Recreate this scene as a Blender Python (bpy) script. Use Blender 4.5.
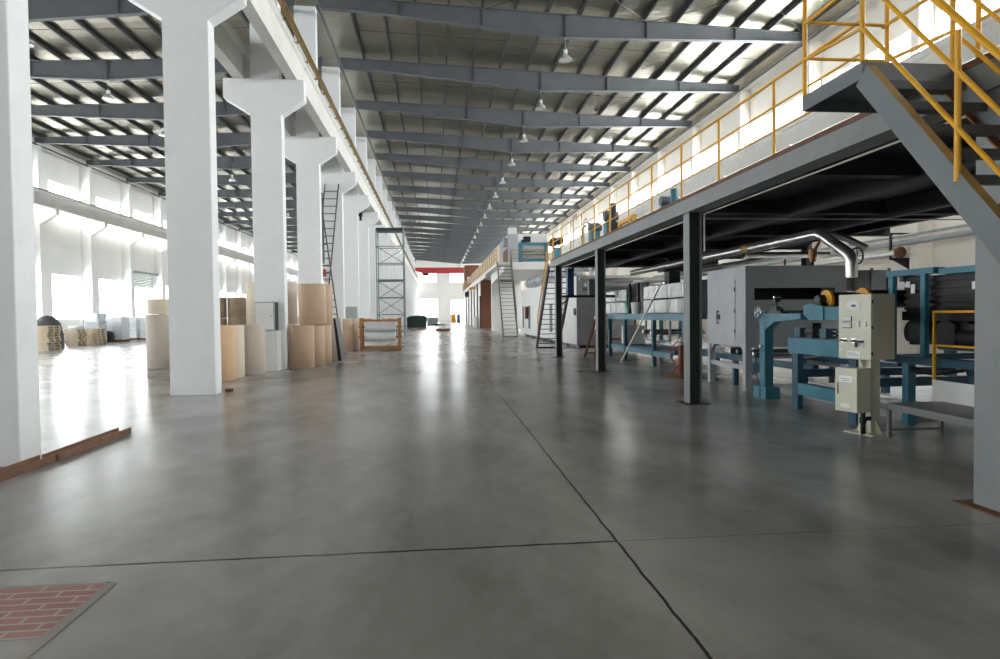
import bpy, math, random
from mathutils import Vector, Matrix
random.seed(7)
for o in list(bpy.data.objects):
    bpy.data.objects.remove(o)
S = bpy.context.scene
COL = S.collection

# ------------------------------------------------------------------ camera
F, YAW, PITCH, ROLL, EYE = 639.7, 0.0998, 0.0247, -0.0110, 1.5495
fwd = Vector((math.sin(YAW) * math.cos(PITCH), math.cos(YAW) * math.cos(PITCH), -math.sin(PITCH)))
rt = Vector((math.cos(YAW), -math.sin(YAW), 0.0))
up = rt.cross(fwd)
c, s = math.cos(ROLL), math.sin(ROLL)
r2, u2 = c * rt + s * up, -s * rt + c * up
cam_data = bpy.data.cameras.new('camera')
cam_data.sensor_width = 36.0
cam_data.lens = F * 36.0 / 1000.0
cam_data.clip_end = 400
cam = bpy.data.objects.new('camera', cam_data)
m = Matrix.Identity(4)
for i in range(3):
    m[i][0], m[i][1], m[i][2] = r2[i], u2[i], -fwd[i]
m[0][3], m[1][3], m[2][3] = 0, 0, EYE
cam.matrix_world = m
COL.objects.link(cam)
S.camera = cam

# ------------------------------------------------------------------ light and exposure
S.view_settings.view_transform = 'Standard'
S.view_settings.look = 'None'
S.view_settings.gamma = 1.0
S.view_settings.exposure = 0.22
S.view_settings.use_curve_mapping = False
SKY = 5.0           # radiance of the white overcast sky
DAY_LEFT, DAY_RIGHT, DAY_END, DAY_BACK = 13.0, 23.0, 10.0, 3.0
world = bpy.data.worlds.new('overcast_sky')
S.world = world
world.use_nodes = True
bg = world.node_tree.nodes['Background']
bg.inputs[0].default_value = (0.97, 0.985, 1.0, 1)
bg.inputs[1].default_value = SKY

def daylight(x, y, z, w, h, direction, rad, col=(0.98, 0.985, 1.0)):
    """daylight entering one window opening; w is the horizontal size, h the vertical one"""
    ld = bpy.data.lights.new('daylight', 'AREA')
    ld.shape = 'RECTANGLE'
    ld.size, ld.size_y = w, h
    ld.energy = rad * math.pi * w * h
    ld.color = col
    lo = bpy.data.objects.new('daylight', ld)
    lo.location = (x, y, z)
    lo.rotation_euler = Vector(direction).to_track_quat('-Z', 'Y').to_euler()
    COL.objects.link(lo)
    return lo

# ------------------------------------------------------------------ materials
def lin(v):
    v /= 255.0
    return v / 12.92 if v <= 0.04045 else ((v + 0.055) / 1.055) ** 2.4
def rgb(*a):
    return tuple(lin(v) for v in a) + (1.0,)

MATS = {}
def mat(name, col, rough=0.5, metal=0.0, var=0.10, scale=2.5, bump=0.0, bscale=30.0, dirt=None, dirt_amt=0.0, stretch=(1, 1, 1), spec=0.5):
    if name in MATS:
        return MATS[name]
    mt = bpy.data.materials.new(name)
    mt.use_nodes = True
    nt = mt.node_tree
    N, L = nt.nodes, nt.links
    b = N['Principled BSDF']
    b.inputs['Roughness'].default_value = rough
    b.inputs['Metallic'].default_value = metal
    b.inputs['Specular IOR Level'].default_value = spec
    tc = N.new('ShaderNodeTexCoord')
    mp = N.new('ShaderNodeMapping')
    mp.inputs['Scale'].default_value = stretch
    L.new(tc.outputs['Object'], mp.inputs['Vector'])
    nz = N.new('ShaderNodeTexNoise')
    nz.inputs['Scale'].default_value = scale
    nz.inputs['Detail'].default_value = 5
    L.new(mp.outputs[0], nz.inputs['Vector'])
    base = rgb(*col)
    rp = N.new('ShaderNodeValToRGB')
    rp.color_ramp.elements[0].position = 0.3
    rp.color_ramp.elements[1].position = 0.7
    rp.color_ramp.elements[0].color = tuple(v * (1 - var) for v in base[:3]) + (1,)
    rp.color_ramp.elements[1].color = tuple(min(1, v * (1 + var)) for v in base[:3]) + (1,)
    L.new(nz.outputs[0], rp.inputs[0])
    out = rp.outputs[0]
    if dirt:
        n2 = N.new('ShaderNodeTexNoise')
        n2.inputs['Scale'].default_value = scale * 2.3
        n2.inputs['Detail'].default_value = 8
        n2.inputs['Roughness'].default_value = 0.7
        L.new(mp.outputs[0], n2.inputs['Vector'])
        r3 = N.new('ShaderNodeValToRGB')
        r3.color_ramp.elements[0].position = 0.52
        r3.color_ramp.elements[1].position = 0.75
        r3.color_ramp.elements[0].color = (0, 0, 0, 1)
        r3.color_ramp.elements[1].color = (dirt_amt,) * 3 + (1,)
        L.new(n2.outputs[0], r3.inputs[0])
        mx = N.new('ShaderNodeMixRGB')
        mx.inputs[2].default_value = rgb(*dirt)
        L.new(r3.outputs[0], mx.inputs[0])
        L.new(out, mx.inputs[1])
        out = mx.outputs[0]
    L.new(out, b.inputs['Base Color'])
    if bump:
        n3 = N.new('ShaderNodeTexNoise')
        n3.inputs['Scale'].default_value = bscale
        n3.inputs['Detail'].default_value = 4
        L.new(mp.outputs[0], n3.inputs['Vector'])
        bp = N.new('ShaderNodeBump')
        bp.inputs['Strength'].default_value = bump
        bp.inputs['Distance'].default_value = 0.02
        L.new(n3.outputs[0], bp.inputs['Height'])
        L.new(bp.outputs[0], b.inputs['Normal'])
    MATS[name] = mt
    return mt

WALL = mat('white_wall_paint', (236, 235, 232), 0.8, var=0.04, scale=0.5, bump=0.1, bscale=20)
WALLWARM = mat('warm_white_wall_paint', (240, 234, 224), 0.8, var=0.04, scale=0.5, bump=0.1, bscale=20)
COLM = mat('white_column_paint', (242, 243, 245), 0.65, var=0.02, scale=1.2, bump=0.1, bscale=8, dirt=(190, 190, 190), dirt_amt=0.15)
CRANECON = mat('painted_concrete_beam', (226, 224, 219), 0.75, var=0.05, scale=0.8, dirt=(160, 158, 150), dirt_amt=0.3)
GIRD = mat('blue_grey_girder_paint', (100, 104, 107), 0.55, var=0.08, scale=1.2)
PURL = mat('dark_purlin_steel', (72, 74, 74), 0.6, var=0.08)
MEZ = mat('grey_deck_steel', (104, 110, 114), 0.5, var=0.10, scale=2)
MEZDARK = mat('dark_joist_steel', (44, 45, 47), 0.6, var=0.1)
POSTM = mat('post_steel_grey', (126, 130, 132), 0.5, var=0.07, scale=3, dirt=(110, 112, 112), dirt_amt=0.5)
YEL = mat('yellow_rail_paint', (226, 166, 34), 0.4, var=0.10, scale=5)
YELDIM = mat('worn_yellow_paint', (150, 120, 66), 0.6, var=0.2, scale=6)
RUST = mat('rusty_brown_steel', (112, 74, 52), 0.75, var=0.25, scale=6, bump=0.2)
RUSTLIGHT = mat('rusty_orange_steel', (150, 96, 54), 0.75, var=0.3, scale=6)
BLUE = mat('machine_blue_paint', (54, 122, 142), 0.45, var=0.12, scale=3, dirt=(30, 70, 84), dirt_amt=0.5)
BLUEDK = mat('machine_deep_blue_paint', (36, 80, 98), 0.45, var=0.12, scale=3)
GREYP = mat('oven_grey_paint', (168, 172, 176), 0.5, var=0.05, scale=2, dirt=(140, 142, 144), dirt_amt=0.4)
GREYDK = mat('mid_grey_paint', (110, 112, 113), 0.5, var=0.06, scale=2)
CREAM = mat('cream_enclosure_paint', (208, 205, 186), 0.4, var=0.03, scale=3)
BLACK = mat('black_rubber', (20, 20, 21), 0.5, var=0.15, scale=6)
DARKM = mat('dark_machine_steel', (42, 43, 45), 0.4, metal=0.3, var=0.2, scale=5)
STEEL = mat('bright_steel', (190, 190, 190), 0.25, metal=0.9, var=0.1, scale=5)
DUCT = mat('silver_duct_cladding', (214, 214, 212), 0.28, metal=0.9, var=0.08, scale=4, bump=0.15, bscale=9)
GALV = mat('grey_galvanised_duct', (168, 172, 176), 0.45, metal=0.3, var=0.08, scale=3)
FOIL = mat('silver_wrap', (124, 124, 124), 0.28, metal=0.85, var=0.14, scale=3, bump=1.0, bscale=7, stretch=(1, 1, 0.3))
WHITEP = mat('white_panel', (222, 222, 220), 0.5, var=0.03)
PAPER = mat('white_paper', (240, 240, 238), 0.7, var=0.02)
PVC = mat('white_conduit_plastic', (222, 216, 204), 0.4, var=0.03)
KRAFT = mat('kraft_paper', (196, 168, 142), 0.7, var=0.06, scale=1.5, stretch=(1, 1, 4))
KRAFTD = mat('dull_brown_kraft_paper', (168, 146, 126), 0.7, var=0.06, scale=1.5, stretch=(1, 1, 4))
KRAFTO = mat('orange_kraft_paper', (220, 182, 146), 0.7, var=0.05, scale=1.5, stretch=(1, 1, 4))
KRAFTG = mat('grey_beige_kraft_paper', (196, 184, 172), 0.7, var=0.05, scale=1.5, stretch=(1, 1, 4))
KRAFTC = mat('cream_kraft_paper', (222, 208, 186), 0.7, var=0.04, scale=1.5, stretch=(1, 1, 4))
CORE = mat('cardboard_core', (120, 92, 66), 0.8)
WOOD = mat('pallet_wood', (204, 188, 164), 0.75, var=0.2, scale=4, stretch=(1, 6, 1))
WOODO = mat('orange_timber', (164, 114, 68), 0.65, var=0.2, scale=4)
WOODB = mat('brown_timber', (128, 78, 50), 0.7, var=0.2, scale=4)
SACK = mat('white_wrapped_sacks', (214, 216, 220), 0.45, var=0.10, scale=5, bump=0.6, bscale=7)
SACKG = mat('grey_wrapped_sacks', (186, 190, 194), 0.5, var=0.12, scale=5, bump=0.6, bscale=7)
FILM = mat('white_film_roll', (226, 228, 232), 0.45, var=0.05, scale=5, bump=0.3, bscale=12)
SCAF = mat('grey_green_scaffold_tube', (120, 134, 128), 0.5, var=0.12, scale=6)
LADD = mat('dark_ladder_steel', (92, 88, 88), 0.5, var=0.1)
TEAL = mat('dark_green_tarp', (44, 70, 72), 0.6, var=0.2, scale=2, bump=0.5, bscale=3)
RED = mat('crane_red_paint', (196, 62, 66), 0.5, var=0.06)
REDDOT = mat('signal_red', (200, 50, 38), 0.5)
COPPER = mat('copper_fitting', (140, 96, 62), 0.4, metal=0.5)
ALU = mat('window_aluminium', (226, 228, 230), 0.4, var=0.02)
TREAD = mat('dark_tread_plate', (70, 72, 74), 0.5, var=0.1)
BRN = mat('brown_door_panel', (116, 70, 48), 0.6, var=0.12, scale=1.2)
GREENG = mat('grey_green_enclosure', (160, 172, 164), 0.5, var=0.04)
TARP = mat('dark_grey_tarp', (74, 74, 78), 0.7, var=0.15, bump=0.4, bscale=4)
GREENC = mat('mint_green_cloth', (120, 190, 160), 0.7)

def glass_mat():
    mt = bpy.data.materials.new('window_glass')
    mt.use_nodes = True
    N, L = mt.node_tree.nodes, mt.node_tree.links
    N.remove(N['Principled BSDF'])
    tr = N.new('ShaderNodeBsdfTransparent'); tr.inputs[0].default_value = (0.96, 0.98, 0.98, 1)
    gl = N.new('ShaderNodeBsdfGlossy'); gl.inputs['Roughness'].default_value = 0.05
    mx = N.new('ShaderNodeMixShader')
    mx.inputs[0].default_value = 0.05; L.new(tr.outputs[0], mx.inputs[1]); L.new(gl.outputs[0], mx.inputs[2])
    L.new(mx.outputs[0], N['Material Output'].inputs[0])
    return mt
GLASS = glass_mat()

def lamp_glass():
    mt = bpy.data.materials.new('lamp_prismatic_glass')
    mt.use_nodes = True
    b = mt.node_tree.nodes['Principled BSDF']
    b.inputs['Base Color'].default_value = (0.85, 0.86, 0.84, 1)
    b.inputs['Roughness'].default_value = 0.2
    b.inputs['Transmission Weight'].default_value = 0.35
    return mt
LGLASS = lamp_glass()

def foil_ceiling():
    mt = bpy.data.materials.new('wrinkled_foil_insulation')
    mt.use_nodes = True
    N, L = mt.node_tree.nodes, mt.node_tree.links
    b = N['Principled BSDF']
    b.inputs['Metallic'].default_value = 1.0
    b.inputs['Roughness'].default_value = 0.36
    tc = N.new('ShaderNodeTexCoord')
    mp = N.new('ShaderNodeMapping'); mp.inputs['Scale'].default_value = (1.0, 2.4, 1.0)
    L.new(tc.outputs['Object'], mp.inputs['Vector'])
    n1 = N.new('ShaderNodeTexNoise'); n1.inputs['Scale'].default_value = 1.6; n1.inputs['Detail'].default_value = 6; n1.inputs['Distortion'].default_value = 0.8
    L.new(mp.outputs[0], n1.inputs['Vector'])
    n2 = N.new('ShaderNodeTexNoise'); n2.inputs['Scale'].default_value = 0.35; n2.inputs['Detail'].default_value = 3
    L.new(tc.outputs['Object'], n2.inputs['Vector'])
    rp = N.new('ShaderNodeValToRGB')
    rp.color_ramp.elements[0].color = rgb(146, 142, 126); rp.color_ramp.elements[1].color = rgb(178, 174, 160)
    L.new(n2.outputs[0], rp.inputs[0]); L.new(rp.outputs[0], b.inputs['Base Color'])
    bp = N.new('ShaderNodeBump'); bp.inputs['Strength'].default_value = 0.55; bp.inputs['Distance'].default_value = 0.06
    L.new(n1.outputs[0], bp.inputs['Height']); L.new(bp.outputs[0], b.inputs['Normal'])
    return mt
FOILC = foil_ceiling()

def floor_mat():
    mt = bpy.data.materials.new('polished_concrete_floor')
    mt.use_nodes = True
    N, L = mt.node_tree.nodes, mt.node_tree.links
    b = N['Principled BSDF']
    b.inputs['Specular IOR Level'].default_value = 0.28
    tc = N.new('ShaderNodeTexCoord')
    def noise(sc, det, rough=0.5, st=(1, 1, 1)):
        mp = N.new('ShaderNodeMapping'); mp.inputs['Scale'].default_value = st
        L.new(tc.outputs['Object'], mp.inputs['Vector'])
        n = N.new('ShaderNodeTexNoise'); n.inputs['Scale'].default_value = sc; n.inputs['Detail'].default_value = det; n.inputs['Roughness'].default_value = rough
        L.new(mp.outputs[0], n.inputs['Vector']); return n.outputs[0]
    def math_(op, a, bb):
        n = N.new('ShaderNodeMath'); n.operation = op
        for i, v in enumerate((a, bb)):
            if isinstance(v, (int, float)): n.inputs[i].default_value = v
            elif v is not None: L.new(v, n.inputs[i])
        return n.outputs[0]
    big = noise(0.22, 3, 0.5, (1.3, 0.8, 1))
    mid = noise(1.1, 4, 0.55, (1, 0.7, 1))
    fine = noise(14, 5, 0.6)
    mixv = math_('ADD', math_('MULTIPLY', big, 0.5), math_('ADD', math_('MULTIPLY', mid, 0.47), math_('MULTIPLY', fine, 0.03)))
    rp = N.new('ShaderNodeValToRGB')
    e = rp.color_ramp.elements
    e[0].position, e[0].color = 0.30, rgb(136, 135, 133)
    e[1].position, e[1].color = 0.66, rgb(186, 184, 181)
    L.new(mixv, rp.inputs[0])
    sep = N.new('ShaderNodeSeparateXYZ'); L.new(tc.outputs['Object'], sep.inputs[0])
    wob = math_('MULTIPLY', math_('SUBTRACT', noise(4.0, 5), 0.5), 0.03)
    def line(coord, at, half):
        d = math_('ABSOLUTE', math_('SUBTRACT', math_('ADD', coord, wob), at), None)
        return math_('LESS_THAN', d, half)
    jx = line(sep.outputs[0], 1.2, 0.010)
    left = math_('LESS_THAN', sep.outputs[0], 1.2)
    jy = math_('MULTIPLY', line(sep.outputs[1], 4.2, 0.014), left)
    jy2 = math_('MULTIPLY', line(sep.outputs[1], 4.2, 0.004), math_('SUBTRACT', 1.0, left))
    jl = line(sep.outputs[0], -4.0, 0.006)
    jw = line(sep.outputs[0], -11.0, 0.012)
    tot = math_('MINIMUM', math_('ADD', math_('ADD', jx, jy), math_('ADD', math_('MULTIPLY', jy2, 0.6), math_('ADD', math_('MULTIPLY', jl, 0.25), math_('MULTIPLY', jw, 0.6)))), 1.0)
    st = N.new('ShaderNodeValToRGB')
    st.color_ramp.elements[0].position, st.color_ramp.elements[0].color = 0.44, (1, 1, 1, 1)
    st.color_ramp.elements[1].position, st.color_ramp.elements[1].color = 0.66, (0.56, 0.55, 0.54, 1)
    L.new(noise(0.55, 6, 0.62, (1.2, 0.7, 1)), st.inputs[0])
    sm = N.new('ShaderNodeMixRGB'); sm.blend_type = 'MULTIPLY'; sm.inputs[0].default_value = 1.0
    L.new(rp.outputs[0], sm.inputs[1]); L.new(st.outputs[0], sm.inputs[2])
    mx = N.new('ShaderNodeMixRGB'); mx.inputs[2].default_value = rgb(30, 29, 28)
    L.new(tot, mx.inputs[0]); L.new(sm.outputs[0], mx.inputs[1])
    L.new(mx.outputs[0], b.inputs['Base Color'])
    rr = N.new('ShaderNodeMapRange'); rr.inputs[1].default_value = 0.2; rr.inputs[2].default_value = 0.8; rr.inputs[3].default_value = 0.19; rr.inputs[4].default_value = 0.265
    L.new(mid, rr.inputs[0])
    L.new(math_('MINIMUM', math_('ADD', rr.outputs[0], math_('MULTIPLY', tot, 0.0)), 1.0), b.inputs['Roughness'])
    return mt
FLOORM = floor_mat()

def brick_mat():
    mt = bpy.data.materials.new('red_brick_paving')
    mt.use_nodes = True
    N, L = mt.node_tree.nodes, mt.node_tree.links
    b = N['Principled BSDF']; b.inputs['Roughness'].default_value = 0.7
    tc = N.new('ShaderNodeTexCoord')
    bt = N.new('ShaderNodeTexBrick')
    bt.inputs['Scale'].default_value = 1.0
    bt.inputs['Brick Width'].default_value = 0.25
    bt.inputs['Row Height'].default_value = 0.078
    bt.inputs['Mortar Size'].default_value = 0.008
    bt.inputs['Color1'].default_value = rgb(172, 124, 116)
    bt.inputs['Color2'].default_value = rgb(158, 112, 106)
    bt.inputs['Mortar'].default_value = rgb(186, 178, 172)
    L.new(tc.outputs['Object'], bt.inputs['Vector'])
    L.new(bt.outputs['Color'], b.inputs['Base Color'])
    return mt
BRICK = brick_mat()

# ------------------------------------------------------------------ mesh helpers
class MB:
    """collects boxes, bars, tubes and prisms in world coordinates (through the matrix T if given)"""
    def __init__(s, T=None):
        s.v, s.f, s.T = [], [], T
    def add(s, vs, fs):
        n = len(s.v)
        for p in vs:
            p = Vector(p)
            s.v.append(s.T @ p if s.T else p)
        s.f += [tuple(n + i for i in f) for f in fs]
        return s
    def box(s, x0, x1, y0, y1, z0, z1):
        x0, x1 = sorted((x0, x1)); y0, y1 = sorted((y0, y1)); z0, z1 = sorted((z0, z1))
        return s.add([(x0, y0, z0), (x1, y0, z0), (x1, y1, z0), (x0, y1, z0), (x0, y0, z1), (x1, y0, z1), (x1, y1, z1), (x0, y1, z1)],
                     [(0, 3, 2, 1), (4, 5, 6, 7), (0, 1, 5, 4), (1, 2, 6, 5), (2, 3, 7, 6), (3, 0, 4, 7)])
    def bar(s, p, q, w, h, upv=(0, 0, 1)):
        p, q = Vector(p), Vector(q)
        d = (q - p).normalized()
        u = Vector(upv)
        if abs(d.dot(u)) > 0.98: u = Vector((0, 1, 0))
        a = d.cross(u).normalized(); b = a.cross(d).normalized()
        a *= w / 2; b *= h / 2
        vs = [e + i * a + j * b for e in (p, q) for i, j in ((-1, -1), (1, -1), (1, 1), (-1, 1))]
        return s.add(vs, [(3, 2, 1, 0), (4, 5, 6, 7), (0, 1, 5, 4), (1, 2, 6, 5), (2, 3, 7, 6), (3, 0, 4, 7)])
    def cyl(s, p, q, r, n=20, r2=None, caps=True):
        p, q = Vector(p), Vector(q); r2 = r if r2 is None else r2
        d = (q - p).normalized()
        u = Vector((0, 0, 1)) if abs(d.z) < 0.95 else Vector((1, 0, 0))
        a = d.cross(u).normalized(); b = d.cross(a).normalized()
        vs = []
        for e, rr in ((p, r), (q, r2)):
            for i in range(n):
                t = 2 * math.pi * i / n
                vs.append(e + rr * (math.cos(t) * a + math.sin(t) * b))
        fs = [(i, (i + 1) % n, n + (i + 1) % n, n + i) for i in range(n)]
        if caps: fs += [tuple(range(n - 1, -1, -1)), tuple(range(n, 2 * n))]
        return s.add(vs, fs)
    def tube(s, pts, r, n=8):
        pts = [Vector(p) for p in pts]
        rings = []
        a = None
        for i, p in enumerate(pts):
            d = ((pts[min(i + 1, len(pts) - 1)] - p).normalized() + (p - pts[max(i - 1, 0)]).normalized()).normalized()
            if a is None:
                u = Vector((0, 0, 1)) if abs(d.z) < 0.9 else Vector((1, 0, 0))
                a = d.cross(u).normalized()
            else:
                a = (a - d * a.dot(d)).normalized()
            b = d.cross(a)
            rings.append([p + r * (math.cos(2 * math.pi * k / n) * a + math.sin(2 * math.pi * k / n) * b) for k in range(n)])
        vs = [v for rg in rings for v in rg]
        fs = []
        for i in range(len(rings) - 1):
            for k in range(n):
                fs.append((i * n + k, i * n + (k + 1) % n, (i + 1) * n + (k + 1) % n, (i + 1) * n + k))
        fs += [tuple(range(n - 1, -1, -1)), tuple(range((len(rings) - 1) * n, len(rings) * n))]
        return s.add(vs, fs)
    def lathe(s, ctr, prof, n=24, axis='z'):
        ctr = Vector(ctr); vs = []
        for r, z in prof:
            for i in range(n):
                t = 2 * math.pi * i / n
                o = (r * math.cos(t), r * math.sin(t), z)
                if axis == 'x': o = (o[2], o[0], o[1])
                if axis == 'y': o = (o[1], o[2], o[0])
                vs.append(ctr + Vector(o))
        m_ = len(prof)
        fs = [(j * n + i, j * n + (i + 1) % n, (j + 1) * n + (i + 1) % n, (j + 1) * n + i) for j in range(m_ - 1) for i in range(n)]
        if prof[0][0] > 1e-6: fs.append(tuple(range(n - 1, -1, -1)))
        if prof[-1][0] > 1e-6: fs.append(tuple(range((m_ - 1) * n, m_ * n)))
        return s.add(vs, fs)
    def prism(s, poly, axis, a, b):
        n = len(poly)
        def P(u, v, w):
            return {'x': (w, u, v), 'y': (u, w, v), 'z': (u, v, w)}[axis]
        vs = [P(u, v, a) for u, v in poly] + [P(u, v, b) for u, v in poly]
        fs = [(i, (i + 1) % n, n + (i + 1) % n, n + i) for i in range(n)] + [tuple(range(n - 1, -1, -1)), tuple(range(n, 2 * n))]
        return s.add(vs, fs)

ORG = {}
import bmesh
def build(name, mb, material, parent=None, smooth=False, bevel=0.0, kind=None, label=None):
    off = ORG.get(parent.name, Vector((0, 0, 0))) if parent else Vector((0, 0, 0))
    me = bpy.data.meshes.new(name)
    me.from_pydata([tuple(v - off) for v in mb.v], [], mb.f)
    bm = bmesh.new(); bm.from_mesh(me)
    bmesh.ops.recalc_face_normals(bm, faces=bm.faces)
    bm.to_mesh(me); bm.free()
    me.materials.append(material)
    if smooth:
        for p in me.polygons: p.use_smooth = True
        me.set_sharp_from_angle(angle=0.7)
    o = bpy.data.objects.new(name, me)
    COL.objects.link(o)
    if parent:
        o.parent = parent
        ORG[o.name] = off
    if bevel:
        bv = o.modifiers.new('edge', 'BEVEL'); bv.width = bevel; bv.segments = 2; bv.limit_method = 'ANGLE'
    if kind: o['kind'] = kind
    if label: o['label'] = label
    return o
def struct(name, mb, material, **k):
    return build(name, mb, material, kind='structure', **k)
def thing(name, loc, label, cat, group=None):
    o = bpy.data.objects.new(name, None)
    o.empty_display_size = 0.2
    COL.objects.link(o)
    o.location = loc
    o['label'] = label; o['category'] = cat
    if group: o['group'] = group
    ORG[o.name] = Vector(loc)
    return o
def tag(o, label, cat, group=None):
    o['label'] = label; o['category'] = cat
    if group: o['group'] = group
    return o
def solo(name, mb, material, label, cat, group=None, **k):
    """a thing that is one mesh; its origin goes to the base of the mesh"""
    xs = [v.x for v in mb.v]; ys = [v.y for v in mb.v]; zs = [v.z for v in mb.v]
    off = Vector(((min(xs) + max(xs)) / 2, (min(ys) + max(ys)) / 2, min(zs)))
    for v in mb.v: v -= off
    o = build(name, mb, material, **k)
    o.location = off
    return tag(o, label, cat, group)
def copy_tree(o, parent=None):
    c_ = o.copy(); COL.objects.link(c_)
    if parent: c_.parent = parent
    for ch in list(o.children): copy_tree(ch, c_)
    return c_

# ------------------------------------------------------------------ the hall
YB, YE = -7.0, 142.0
XL, XR = -25.4, 15.95          # inner wall faces
ROWS = [13.14 + 6 * k for k in range(-3, 22)]        # front faces of the column rows
CD = 0.37
def top_z(x):                                         # roof girder top, falling both ways from the column row
    return 13.78 - 0.0415 * (abs(x + 4.79) - 0.39)

fl = MB().box(XL - 0.4, XR + 0.4, YB - 0.4, YE + 0.4, -0.3, 0)
struct('floor', fl, FLOORM)
struct('floor_inlay', MB().box(-4.2, -1.93, 3.27, 3.9, -0.05, 0.004), BRICK)
struct('floor_inlay_border', MB().box(-1.93, -1.87, 2.2, 3.9, -0.05, 0.005).box(-4.2, -1.93, 3.9, 3.93, -0.05, 0.005), mat('pale_mortar', (158, 152, 146), 0.8))

def grid_wall(holes, u0, u1, z0, z1, plane, a, b):
    """wall slab between a and b, with rectangular openings (u0,u1,z0,z1)"""
    us = sorted({u0, u1, *[h[0] for h in holes], *[h[1] for h in holes]})
    mb = MB()
    for i in range(len(us) - 1):
        um = (us[i] + us[i + 1]) / 2
        hs = sorted([h for h in holes if h[0] < um < h[1]], key=lambda h: h[2])
        z = z0
        for h in hs + [None]:
            zt = h[2] if h else z1
            if zt > z + 1e-6:
                if plane == 'x': mb.box(a, b, us[i], us[i + 1], z, zt)
                else: mb.box(us[i], us[i + 1], a, b, z, zt)
            if h: z = h[3]
    return mb

win_n = [0]
def window(plane, at, u0, u1, z0, z1, inward, rad, nv=3, bar_z=None, name='window'):
    win_n[0] += 1
    th = 0.06
    mb = MB()
    def bx(a0, a1, c0, c1):
        if plane == 'x': mb.box(at - th / 2, at + th / 2, a0, a1, c0, c1)
        else: mb.box(a0, a1, at - th / 2, at + th / 2, c0, c1)
    w = 0.05
    bx(u0, u0 + w, z0, z1); bx(u1 - w, u1, z0, z1); bx(u0 + w, u1 - w, z0, z0 + w); bx(u0 + w, u1 - w, z1 - w, z1)
    cuts = [u0 + w] + [u0 + (u1 - u0) * (i + 1) / (nv + 1) for i in range(nv)] + [u1 - w]
    for x in cuts[1:-1]: bx(x - 0.02, x + 0.02, z0 + w, z1 - w)
    if bar_z:
        for i in range(len(cuts) - 1): bx(cuts[i] + 0.02, cuts[i + 1] - 0.02, bar_z - 0.03, bar_z + 0.03)
    fr = struct('%s_%d' % (name, win_n[0]), mb, ALU)
    g = MB()
    if plane == 'x': g.box(at - 0.004, at + 0.004, u0 + w, u1 - w, z0 + w, z1 - w)
    else: g.box(u0 + w, u1 - w, at - 0.004, at + 0.004, z0 + w, z1 - w)
    gp = build('glass_pane', g, GLASS, parent=fr, kind='structure')
    sgn = inward
    off = -0.36 * sgn
    um, zm = (u0 + u1) / 2, (z0 + z1) / 2
    if plane == 'x': daylight(at + off, um, zm, u1 - u0 + 0.6, z1 - z0 + 0.6, (sgn, 0, 0), rad)
    else: daylight(um, at + off, zm, u1 - u0 + 0.6, z1 - z0 + 0.6, (0, sgn, 0), rad)

BAYS = [(r + CD / 2, r + CD / 2 + 6) for r in ROWS[:-1]]
# left wall: tall lower windows, clerestory strip above; one bay has a roll-up door
lh, up_h = [], []
DOOR_BAY = 55.33
doors = []
for y0, y1 in BAYS:
    if y0 < YB + 0.5 or y1 > YE: continue
    if abs(y0 - DOOR_BAY) < 0.5: doors.append((y0 + 1.7, y0 + 5.8, 0.0, 5.3))
    elif y0 > 0: lh.append((y0 + 2.1, y0 + 5.65, 1.45, 4.57))
    up_h.append((y0 + 2.0, y0 + 5.6, 8.5, 10.75))
struct('wall_left', grid_wall(lh + up_h + doors, YB - 0.3, YE + 0.3, 0, 13.4, 'x', XL - 0.3, XL), WALL)
for h in lh: window('x', XL - 0.12, *h, 1, DAY_LEFT, nv=2, bar_z=3.0)
for h in up_h: window('x', XL - 0.12, *h, 1, DAY_LEFT, nv=3)
# right wall: clerestory windows
rh = [(y0 + 0.8, y0 + 5.6, 7.9, 10.9) for y0, y1 in BAYS if y0 > YB + 0.5 and y1 < YE]
struct('wall_right', grid_wall(rh, YB - 0.3, YE + 0.3, 0, 13.4, 'x', XR, XR + 0.3), WALLWARM)
for h in rh: window('x', XR + 0.12, *h, -1, DAY_RIGHT, nv=3)
# end wall
eh = [(-23.5, -19.5, 8.5, 11.0), (-17, -13, 8.5, 11.0), (-11, -7, 8.5, 11.0), (-3.7, 0.35, 8.6, 11.0), (3.2, 7.2, 8.6, 11.0), (9.5, 13.5, 8.6, 11.0),
      (-23.5, -19.5, 0.8, 4.8), (-17, -13, 0.8, 4.8), (-11, -7, 0.8, 4.8), (-3.4, 0.5, 0.9, 5.0)]
edoor = [(3.4, 7.4, 0.0, 4.7)]
struct('wall_end', grid_wall(eh + edoor, XL - 0.3, XR + 0.3, 0, 13.9, 'y', YE, YE + 0.3), WALL)
for h in eh: window('y', YE + 0.12, *h, -1, DAY_END, nv=2, bar_z=(h[2] + h[3]) / 2)
# back wall behind the viewer: tall industrial windows
bh = [(-23.5, -18.5, 8.2, 11), (-16.5, -11.5, 8.2, 11)]
struct('wall_back', grid_wall(bh, XL - 0.3, XR + 0.3, 0, 13.9, 'y', YB - 0.3, YB), WALL)
for h in bh: window('y', YB - 0.12, *h, 1, DAY_BACK, nv=3, bar_z=(h[2] + h[3]) / 2)

# yard outside the open doors
struct('ground_outside', MB().box(XL - 30, XL - 0.31, 30, 90, -0.35, -0.02), mat('yard_concrete', (190, 188, 182), 0.8))
struct('ground_outside', MB().box(-30, 40, YE + 0.31, YE + 40, -0.35, -0.02), mat('yard_concrete', (190, 188, 182), 0.8))
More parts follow.
